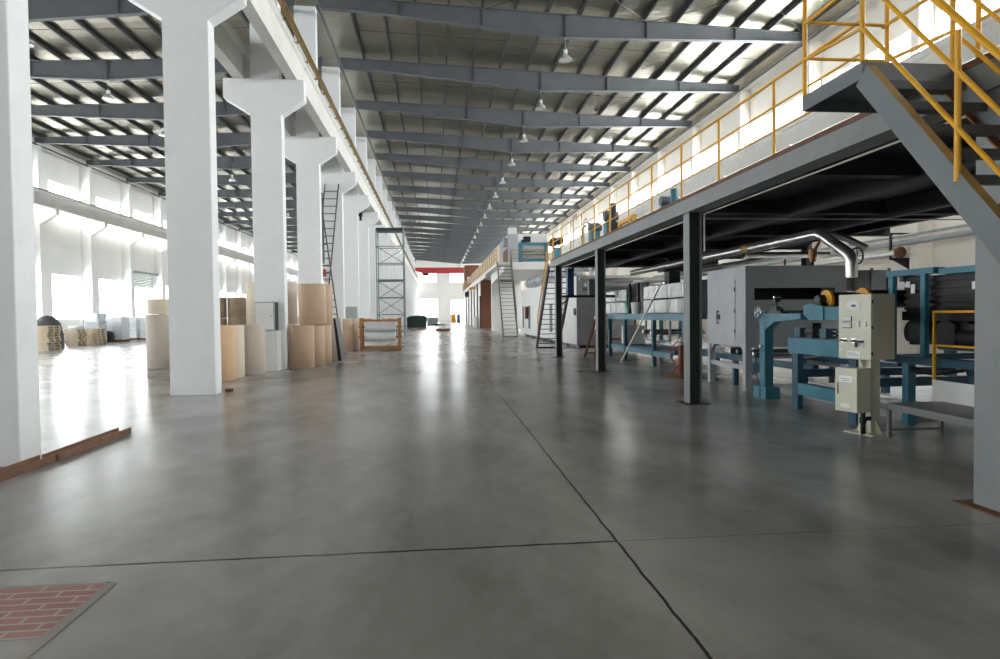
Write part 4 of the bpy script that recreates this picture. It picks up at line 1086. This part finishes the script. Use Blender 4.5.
for dx, dy, h in ((0, 0, 1.5), (0.25, -0.5, 1.3), (0.1, -1.0, 1.0)):
    build('bent_pipe', MB().tube([(4.9 + dx, 22.4 + dy, 3.451), (4.9 + dx, 22.4 + dy, 3.45 + h - 0.15), (4.9 + dx, 22.3 + dy, 3.45 + h), (4.9 + dx, 21.9 + dy, 3.45 + h), (4.9 + dx, 21.85 + dy, 3.45 + h - 0.2)], 0.028, 8), GALV, parent=ps, smooth=True)
bp_ = thing('bracket_shelf', (5.5, 22.8, 2.1), 'dark steel shelf braced from the last platform post, with a blue signal column', 'shelf')
build('shelf_plate', MB().box(4.45, 6.4, 22.45, 22.95, 2.10, 2.18), DARKM, parent=bp_)
build('brace', MB().bar((4.44, 22.6, 1.8), (4.75, 22.6, 2.09), 0.04, 0.04), DARKM, parent=bp_)
build('signal_column', MB().box(4.72, 4.95, 22.6, 22.85, 2.18, 3.15), mat('signal_blue', (46, 78, 128), 0.5), parent=bp_)
gb = build('gauge_box', MB().box(5.5, 5.85, 22.6, 22.85, 2.18, 2.75), GREYDK, parent=bp_)
build('orange_valve', MB().cyl((6.05, 22.7, 2.18), (6.05, 22.7, 2.5), 0.09, 12), COPPER, parent=bp_, smooth=True)
wl = thing('wooden_step_ladder', (5.6, 22.0, 0), 'short brown wooden ladder leaning beside the dark platform posts, below a white box', 'ladder')
for dx in (0, 0.36):
    build('rail', MB().bar((5.10 + dx, 21.7, 0.02), (5.63 + dx, 22.2, 1.3), 0.05, 0.09), WOODB, parent=wl)
for i in range(5):
    f_ = 0.12 + 0.19 * i
    build('rung', MB().bar((5.10 + 0.53 * f_, 21.7 + 0.5 * f_, 1.3 * f_), (5.46 + 0.53 * f_, 21.7 + 0.5 * f_, 1.3 * f_), 0.09, 0.035), WOODB, parent=wl)
solo('white_box', MB().box(5.75, 6.15, 22.5, 22.85, 0.95, 1.42).box(5.93, 5.97, 22.6, 22.75, 0, 0.95).box(5.8, 6.1, 22.55, 22.8, 0, 0.03), WHITEP, 'white instrument box on a thin stand behind the brown wooden ladder', 'instrument box')
# ------------------------------------------------------------------ paper rolls between the columns
RG = 'upright paper rolls among the columns'
def roll(x, y, r, z0, z1, m_, lab):
    t = tag(build('paper_roll', MB().lathe((x, y, z0), [(0.045, 0.002), (r - 0.01, 0.002), (r, 0.014), (r, z1 - z0 - 0.014), (r - 0.01, z1 - z0 - 0.002), (0.045, z1 - z0 - 0.002), (0.045, 0.002)], 48), m_, smooth=True), lab, 'paper roll', RG)
    off = Vector((x, y, z0))
    for v in t.data.vertices: v.co -= off
    t.location = off
    ORG[t.name] = off
    build('core_ring', MB().lathe((x, y, z1 - 0.02), [(0.03, 0), (0.044, 0), (0.044, 0.024), (0.03, 0.024), (0.03, 0)], 16), CORE, parent=t)
    return t
roll(-8.37, 20.48, 0.40, 0, 1.65, KRAFTG, 'grey beige paper roll on the floor left of the second white column, lower of two')
roll(-8.37, 20.50, 0.36, 1.652, 2.11, KRAFTC, 'short cream paper roll on top of the stack left of the second white column')
roll(-7.44, 22.5, 0.38, 0, 1.5, KRAFTD, 'dull brown paper roll, bottom of the left dark stack between the white columns')
roll(-7.44, 22.5, 0.38, 1.502, 2.2, KRAFTD, 'dull brown paper roll, top of the left dark stack between the white columns')
roll(-6.66, 22.6, 0.36, 0, 1.5, KRAFTD, 'dull brown paper roll, bottom of the right dark stack between the white columns')
roll(-6.66, 22.6, 0.36, 1.502, 2.2, KRAFTD, 'dull brown paper roll, top of the right dark stack between the white columns')
roll(-5.87, 22.0, 0.38, 0, 1.33, KRAFTC, 'pale beige paper roll, bottom of the tall stack behind the third column, left side')
roll(-5.87, 22.0, 0.38, 1.332, 2.67, KRAFTC, 'pale beige paper roll, top of the tall stack behind the third column, left side')
roll(-4.98, 22.0, 0.38, 0, 1.33, KRAFTG, 'beige paper roll, bottom of the tall stack peeping out right of the third column')
roll(-4.98, 22.0, 0.38, 1.332, 2.67, KRAFTG, 'beige paper roll, top of the tall stack peeping out right of the third column')
roll(-5.3, 15.47, 0.30, 0, 0.9, KRAFTG, 'short grey beige paper roll close behind the base of the second column')
roll(-5.27, 16.17, 0.38, 0, 1.34, KRAFTO, 'orange tan paper roll standing behind the second column')
roll(-5.28, 16.95, 0.38, 0, 1.32, KRAFTC, 'cream paper roll squeezed between the orange tan roll and the grey roll')
roll(-4.92, 17.66, 0.36, 0, 1.33, KRAFTG, 'grey beige paper roll standing in front of the white box at the third column')
roll(-3.98, 19.55, 0.36, 0, 1.27, KRAFT, 'brown kraft paper roll on the floor at the right edge of the third column')
roll(-3.84, 20.33, 0.40, 0, 1.27, KRAFT, 'brown kraft paper roll on the floor under the nearer upper roll')
roll(-3.80, 21.20, 0.42, 0, 1.27, KRAFT, 'brown kraft paper roll on the floor behind the leaning steel profiles')
roll(-3.80, 20.30, 0.42, 1.272, 2.53, KRAFT, 'large brown kraft paper roll on the upper tier, nearer of the two')
roll(-3.75, 21.20, 0.42, 1.272, 2.55, KRAFT, 'large brown kraft paper roll on the upper tier, farther of the two')
roll(-3.60, 22.70, 0.36, 0, 1.46, KRAFTG, 'pinkish grey paper roll standing just beyond the leaning steel profiles')
roll(-4.00, 28.40, 0.37, 0, 1.39, KRAFT, 'brown paper roll left of the timber rack, nearer of two')
roll(-3.72, 29.25, 0.36, 0, 1.39, KRAFTC, 'pale paper roll beside the timber rack, behind the brown roll')
for i, (dx, m_, lab) in enumerate(((0, DARKM, 'dark steel profile leaning against the brown paper rolls'), (0.16, GALV, 'grey steel profile leaning beside the dark one against the paper rolls'))):
    solo('steel_profile', MB().bar((-3.20 + dx * 0.8, 21.80 - dx * 0.4, 0.03), (-3.36 + dx * 0.5, 21.95 - dx * 0.4, 1.45), 0.14, 0.05, upv=(0.3, -1, 0)), m_, lab, 'steel profile')
solo('white_crate', MB().box(-5.02, -4.47, 18.62, 19.09, 0, 1.08).box(-5.04, -4.45, 18.6, 19.1, 1.08, 1.12).box(-5.04, -4.45, 18.6, 19.1, 0.0, 0.05), WHITEP, 'white painted box standing before the third column beneath the electric cabinet', 'box', bevel=0.006)
eb_ = thing('electric_cabinet', (-4.82, 18.95, 1.14), 'pale grey electric cabinet with a dark side fixed before the third column', 'electric cabinet')
build('enclosure', MB().box(-5.12, -4.56, 18.78, 19.12, 1.14, 1.96), GREENG, parent=eb_, bevel=0.006)
build('door', MB().box(-5.10, -4.60, 18.76, 18.78, 1.17, 1.93), WHITEP, parent=eb_, bevel=0.004)
build('side_panel', MB().box(-4.56, -4.545, 18.80, 19.10, 1.15, 1.95), DARKM, parent=eb_)
build('door_lock', MB().cyl((-4.66, 18.76, 1.55), (-4.66, 18.74, 1.55), 0.015, 8), DARKM, parent=eb_)
e2 = thing('electric_cabinet', (-4.77, 37.0, 1.4), 'small grey green electric cabinet on a far column above the timber rack', 'electric cabinet')
build('enclosure', MB().box(-5.07, -4.46, 36.9, 37.14, 1.38, 2.04), GREENG, parent=e2, bevel=0.01)
build('door', MB().box(-5.03, -4.50, 36.88, 36.9, 1.42, 2.0), GREENG, parent=e2, bevel=0.005)
solo('dark_block', MB().box(-4.33, -4.2, 13.62, 13.74, 0, 0.06), RUST, 'small dark red block on the floor at the foot of the second column', 'block', bevel=0.005)
# steel channels lying along the first column
def channel(y0, y1, dx, lab):
    a, b_ = -4.30 + dx, -4.13 + dx
    mb = MB().prism([(a, 0), (b_, 0), (b_, 0.075), (b_ - 0.015, 0.075), (b_ - 0.015, 0.015), (a + 0.015, 0.015), (a + 0.015, 0.075), (a, 0.075)], 'y', y0, y1)
    return solo('steel_channel', mb, mat('rusty_channel_steel', (132, 98, 76), 0.7, var=0.25, scale=6, bump=0.2), lab, 'steel channel')
channel(4.6, 7.36, 0.0, 'rusty steel channel on the floor along the foot of the nearest column')
channel(7.38, 9.05, 0.02, 'rusty steel channel on the floor running on beyond the nearest column')

# ------------------------------------------------------------------ ladders against the fifth column
def ladder(b0, t0, w, n, lab):
    b0, t0 = Vector(b0), Vector(t0)
    t = thing('metal_ladder', b0, lab, 'ladder')
    wv = Vector((w, 0.0, 0))
    for k in (0, 1):
        build('rail', MB().bar(b0 + wv * k, t0 + wv * k, 0.055, 0.07, upv=(0, -1, 0)), LADD, parent=t)
    for i in range(1, n):
        p = b0 + (t0 - b0) * (i / n)
        build('rung', MB().cyl(p, p + wv, 0.022, 8), LADD, parent=t)
    return t
ladder((-4.75, 29.9, 0.0), (-5.82, 30.6, 7.75), 0.46, 24, 'dark metal ladder leaning to the left before a white column, crossing another ladder')
ladder((-5.85, 30.35, 0.0), (-5.10, 30.95, 7.75), 0.62, 22, 'dark metal ladder leaning to the right before a white column, crossing another ladder')
solo('red_alarm_box', MB().box(-5.28, -5.16, 31.0, 31.14, 3.4, 3.75).cyl((-5.21, 30.97, 3.6), (-5.21, 31.0, 3.6), 0.06, 14), REDDOT, 'small red alarm box on the column behind the crossing ladders', 'alarm box', bevel=0.01)
solo('column_lamp', MB().box(-4.9, -4.72, 42.7, 43.13, 8.3, 8.42).box(-4.92, -4.7, 42.6, 42.9, 8.0, 8.3).box(-4.88, -4.74, 42.65, 42.85, 7.75, 8.0), BLACK, 'small black lamp fixed high on a far white column', 'lamp', bevel=0.02)

# ------------------------------------------------------------------ scaffold tower
sf = thing('scaffold_tower', (-3.15, 47, 0), 'tall grey green tube scaffold tower beside the far columns behind the timber rack', 'scaffold')
SXa, SXb, SYa, SYb, SH = -4.15, -2.25, 46.3, 47.7, 7.7
for x in (SXa, SXb):
    for y in (SYa, SYb):
        build('standard', MB().cyl((x, y, 0), (x, y, SH), 0.045, 8), SCAF, parent=sf, smooth=True)
for lv in range(7):
    z = 0.35 + 1.22 * lv
    for y in (SYa, SYb):
        build('ledger', MB().cyl((SXa, y, z), (SXb, y, z), 0.034, 8), SCAF, parent=sf, smooth=True)
    for x in (SXa, SXb):
        build('transom', MB().cyl((x, SYa, z), (x, SYb, z), 0.034, 8), SCAF, parent=sf, smooth=True)
for lv in range(0, 6):
    z = 0.35 + 1.22 * lv
    p, q = (SXa, SXb) if lv % 2 else (SXb, SXa)
    if lv in (0, 1, 2, 4):
        build('brace', MB().cyl((p, SYa, z), (q, SYa, z + 1.22), 0.026, 6), SCAF, parent=sf)
        build('brace', MB().cyl((q, SYb, z), (p, SYb, z + 1.22), 0.026, 6), SCAF, parent=sf)
    build('brace', MB().cyl((SXb, SYa if lv % 2 else SYb, z), (SXb, SYb if lv % 2 else SYa, z + 1.22), 0.026, 6), SCAF, parent=sf)
for z in (4.02, 7.55):
    build('platform_board', MB().box(SXa - 0.05, SXb + 0.05, SYa, SYb, z, z + 0.06), DARKM, parent=sf)
build('edge_board', MB().box(SXa, SXb, SYa - 0.04, SYa, 7.61, 7.76), TEAL, parent=sf)

# ------------------------------------------------------------------ timber rack with two film rolls
tk = thing('timber_rack', (-2.4, 28.4, 0), 'orange timber rack holding two horizontal white film rolls beside the aisle', 'rack')
for x in (-3.28, -1.64):
    for y in (28.0, 28.85):
        build('upright', MB().box(x, x + 0.1, y, y + 0.1, 0, 1.42), WOODO, parent=tk, bevel=0.005)
    for z in (0.1, 0.47, 0.9, 1.2):
        build('side_rail', MB().box(x + 0.02, x + 0.08, 28.1, 28.85, z, z + 0.09), WOODO, parent=tk)
for y in (28.0, 28.88):
    for z in (0.08, 1.26):
        build('cross_rail', MB().box(-3.18, -1.64, y + 0.01, y + 0.06, z, z + 0.10), WOODO, parent=tk)
build('bottom_board', MB().box(-3.18, -1.64, 28.1, 28.86, 0.02, 0.08), WOOD, parent=tk)
for z, lab, r in ((1.03, 'upper white film roll on the timber rack', 0.21), (0.60, 'lower white film roll on the timber rack', 0.21)):
    f_ = thing('film_roll', (-2.4, 28.4, z - 0.2), lab, 'film roll')
    build('film', MB().cyl((-3.08, 28.4, z), (-1.76, 28.4, z), r, 28), FILM, parent=f_, smooth=True)
    build('spindle', MB().cyl((-3.36, 28.4, z), (-1.5, 28.4, z), 0.035, 10), CORE, parent=f_, smooth=True)
for i, (x0, x1) in enumerate(((-3.1, -2.75), (-2.1, -1.85))):
    solo('yellow_strap', MB().box(x0, x1, 28.0, 28.06, 1.362, 1.40), YEL, 'folded yellow strap on the top rail of the timber rack, %s end' % ('left', 'right')[i], 'strap', bevel=0.01)

# far aisle goods
gs_ = thing('tarped_stack', (-2.25, 76, 0), 'dark green tarpaulin covered stack at the far left of the aisle', 'covered stack')
build('tarp', MB().prism([(-3.35, 0.12), (-1.1, 0.12), (-1.08, 1.25), (-1.4, 1.45), (-2.9, 1.42), (-3.38, 1.2)], 'y', 74.9, 77.6), TEAL, parent=gs_, bevel=0.08)
build('strap', MB().box(-3.41, -1.05, 75.6, 75.7, 0.7, 0.76), BLACK, parent=gs_)
build('base_pallet', MB().box(-3.3, -1.1, 75, 77.5, 0, 0.12), WOODB, parent=gs_)
pl = thing('floor_pallet', (0.6, 61, 0), 'low brown pallet with a white sheet lying alone in the far aisle', 'pallet')
for y in (60.2, 60.9, 61.6):
    build('bearer', MB().box(0.0, 1.3, y, y + 0.1, 0, 0.1), WOODB, parent=pl)
build('top_boards', MB().box(0.0, 1.3, 60.2, 61.7, 0.1, 0.16), WOODB, parent=pl)
build('sheet', MB().box(0.15, 1.2, 60.4, 61.5, 0.16, 0.24), SACK, parent=pl, bevel=0.02)
solo('grey_bin', MB().box(-1.3, 0.3, 96, 98, 0, 1.0).box(-1.4, 0.4, 95.9, 98.1, 1.0, 1.1), GALV, 'pale grey bin beyond the tarpaulin stack near the end wall', 'bin', bevel=0.03)
solo('dark_sheet', MB().box(-0.6, 1.3, 93, 94.6, 0, 0.12), DARKM, 'dark flat sheet on the floor near the end wall', 'sheet', bevel=0.03)
solo('blue_trolley', MB().box(4.0, 4.6, 121, 123, 0.15, 1.3).box(4.0, 4.6, 121, 121.1, 1.3, 1.6).cyl((3.98, 121.3, 0.15), (4.62, 121.3, 0.15), 0.15, 12).cyl((3.98, 122.7, 0.15), (4.62, 122.7, 0.15), 0.15, 12), mat('trolley_blue', (70, 96, 140), 0.5), 'blue trolley by the open far door', 'trolley')
solo('yellow_box', MB().box(3.0, 3.9, 124, 125, 0, 1.5).box(2.95, 3.95, 123.95, 125.05, 1.5, 1.6), YEL, 'yellow box by the open far door beside the blue trolley', 'box', bevel=0.03)
# ------------------------------------------------------------------ bridge crane
bc2 = thing('bridge_crane', (5.4, 120, 9.4), 'red overhead travelling crane spanning the aisle near the end wall', 'crane')
build('girder', MB().prism([(-3.7, 9.75), (-2.4, 9.2), (13.2, 9.2), (14.5, 9.75), (14.5, 10.25), (-3.7, 10.25)], 'y', 119.7, 120.3), RED, parent=bc2)
for x in (-4.05, 14.85):
    build('end_carriage', MB().box(x - 0.2, x + 0.2, 118.6, 121.4, 9.52, 9.9), RED, parent=bc2)
    for y in (118.9, 121.1):
        build('wheel', MB().cyl((x - 0.05, y, 9.53), (x + 0.05, y, 9.53), 0.11, 14), DARKM, parent=bc2)
build('hoist', MB().box(-2.4, -1.4, 119.8, 120.2, 8.8, 9.2).cyl((-2.2, 120, 9.0), (-1.2, 120, 9.0), 0.18, 14), DARKM, parent=bc2)
build('hook_block', MB().cyl((-1.9, 120, 8.5), (-1.9, 120, 8.8), 0.03, 8).box(-2.05, -1.75, 119.9, 120.1, 8.3, 8.5), DARKM, parent=bc2)

# ------------------------------------------------------------------ goods along the left wall
def pallet_mesh(x0, x1, y0, y1, z):
    mb = MB()
    n = 6
    for i in range(n):
        w = (x1 - x0) / n
        mb.box(x0 + i * w + 0.01, x0 + (i + 1) * w - 0.015, y0, y1, z + 0.105, z + 0.13)
    for y in (y0, (y0 + y1) / 2 - 0.05, y1 - 0.1):
        mb.box(x0, x1, y, y + 0.1, z + 0.03, z + 0.105)
        mb.box(x0, x1, y, y + 0.1, z, z + 0.025)
    return mb
LEV = ['bottom', 'second', 'third', 'fourth', 'fifth', 'sixth', 'seventh', 'eighth', 'ninth']
def pallets(x, y, w, d, n, where):
    for i in range(n):
        j = random.uniform(-0.05, 0.05); k = random.uniform(-0.06, 0.06)
        solo('wood_pallet', pallet_mesh(x - w / 2 + j, x + w / 2 + j, y + k, y + d + k, 0.133 * i), WOOD, 'wooden pallet, %s from the floor in the stack %s' % (LEV[i] if i else 'lowest', where), 'pallet', 'empty pallets along the left wall')
pallets(-19.25, 33.0, 1.0, 1.1, 9, 'nearest the viewer')
pallets(-20.4, 38.2, 0.62, 1.0, 7, 'right of the collapsed boards')
pallets(-20.05, 39.6, 0.62, 1.0, 7, 'before the grey wrapped bundle')
# collapsed boards with white sacks on them
for i in range(9):
    a = random.uniform(-0.12, 0.12)
    T_ = Matrix.Translation((-21.28 + random.uniform(-0.1, 0.1), 37.6 + 0.1 * i, 0.05 + 0.08 * i)) @ Matrix.Rotation(a * 0.35, 4, 'Y') @ Matrix.Rotation(a, 4, 'Z')
    solo('loose_board', MB(T_).box(-0.42, 0.42, -0.12, 0.12, -0.03, 0.03), WOOD, 'loose timber board in the collapsed heap between the pallet stacks, %s layer' % LEV[i].replace('bottom', 'lowest'), 'board', 'loose boards in the heap')
for i, (x, y) in enumerate(((-21.3, 38.0), (-20.42, 38.7))):
    solo('white_sack', MB().lathe((x, y, 0.74 + 0.20 * i), [(0.02, 0), (0.34, 0.02), (0.40, 0.09), (0.33, 0.17), (0.02, 0.19)], 16), SACK, ('slumped white sack lying on the collapsed boards', 'slumped white sack lying on the pallet stack beside the boards')[i], 'sack', smooth=True)
solo('dark_tarp_heap', MB().lathe((-20.2, 35.6, 0), [(0.75, 0), (0.72, 0.7), (0.6, 1.3), (0.3, 1.65), (0.01, 1.72)], 18), TARP, 'dark tarpaulin heap behind the nearest pallet stack', 'tarpaulin', smooth=True)
def bundle(x, y, w, d, h, m_, lab):
    t = thing('wrapped_bundle', (x, y + d / 2, 0), lab, 'wrapped bundle', 'wrapped bundles along the left wall')
    mb = MB()
    n = max(4, int(h / 0.16))
    zz = (h - 0.13) / n
    for i in range(n):
        e = random.uniform(-0.015, 0.02)
        mb.box(x - w / 2 - e, x + w / 2 + e, y - e, y + d + e, 0.13 + zz * i + 0.004, 0.13 + zz * (i + 1))
    build('sack_layers', mb, m_, parent=t, bevel=0.03)
    build('pallet', pallet_mesh(x - w / 2, x + w / 2, y, y + d, 0), WOODB, parent=t)
    return t
bundle(-21.35, 42.2, 0.86, 1.0, 1.37, SACKG, 'grey wrapped bundle beside the pallet stacks, leftmost of the wrapped row')
bundle(-20.98, 43.6, 0.46, 1.0, 1.58, SACK, 'narrow white wrapped bundle right of the grey one, first of a close pair')
bundle(-20.42, 43.5, 0.50, 1.0, 1.6, SACK, 'narrow white wrapped bundle right of the grey one, second of a close pair')
bundle(-21.45, 46.9, 0.40, 1.0, 1.6, SACK, 'white wrapped bundle before the wall pier, first of the farther pair')
bundle(-20.95, 46.8, 0.44, 1.0, 1.6, SACK, 'white wrapped bundle before the wall pier, second of the farther pair')
bundle(-20.15, 46.6, 0.46, 1.0, 1.58, SACK, 'white wrapped bundle at the roll-up door, last of the wrapped row')
solo('metal_drum', MB().lathe((-21.9, 44.3, 0), [(0.01, 0), (0.40, 0), (0.40, 0.6), (0.42, 0.62), (0.40, 0.64), (0.40, 1.2), (0.42, 1.22), (0.40, 1.24), (0.40, 1.85), (0.01, 1.85)], 24), GALV, 'grey metal drum rising behind the grey wrapped bundle', 'drum', smooth=True)
solo('dark_coil', MB().lathe((-20.95, 43.37, 0.36), [(0.14, -0.1), (0.36, -0.1), (0.36, 0.1), (0.14, 0.1), (0.14, -0.1)], 24, axis='y'), TARP, 'dark coil standing between the grey and white wrapped bundles', 'coil', smooth=True)
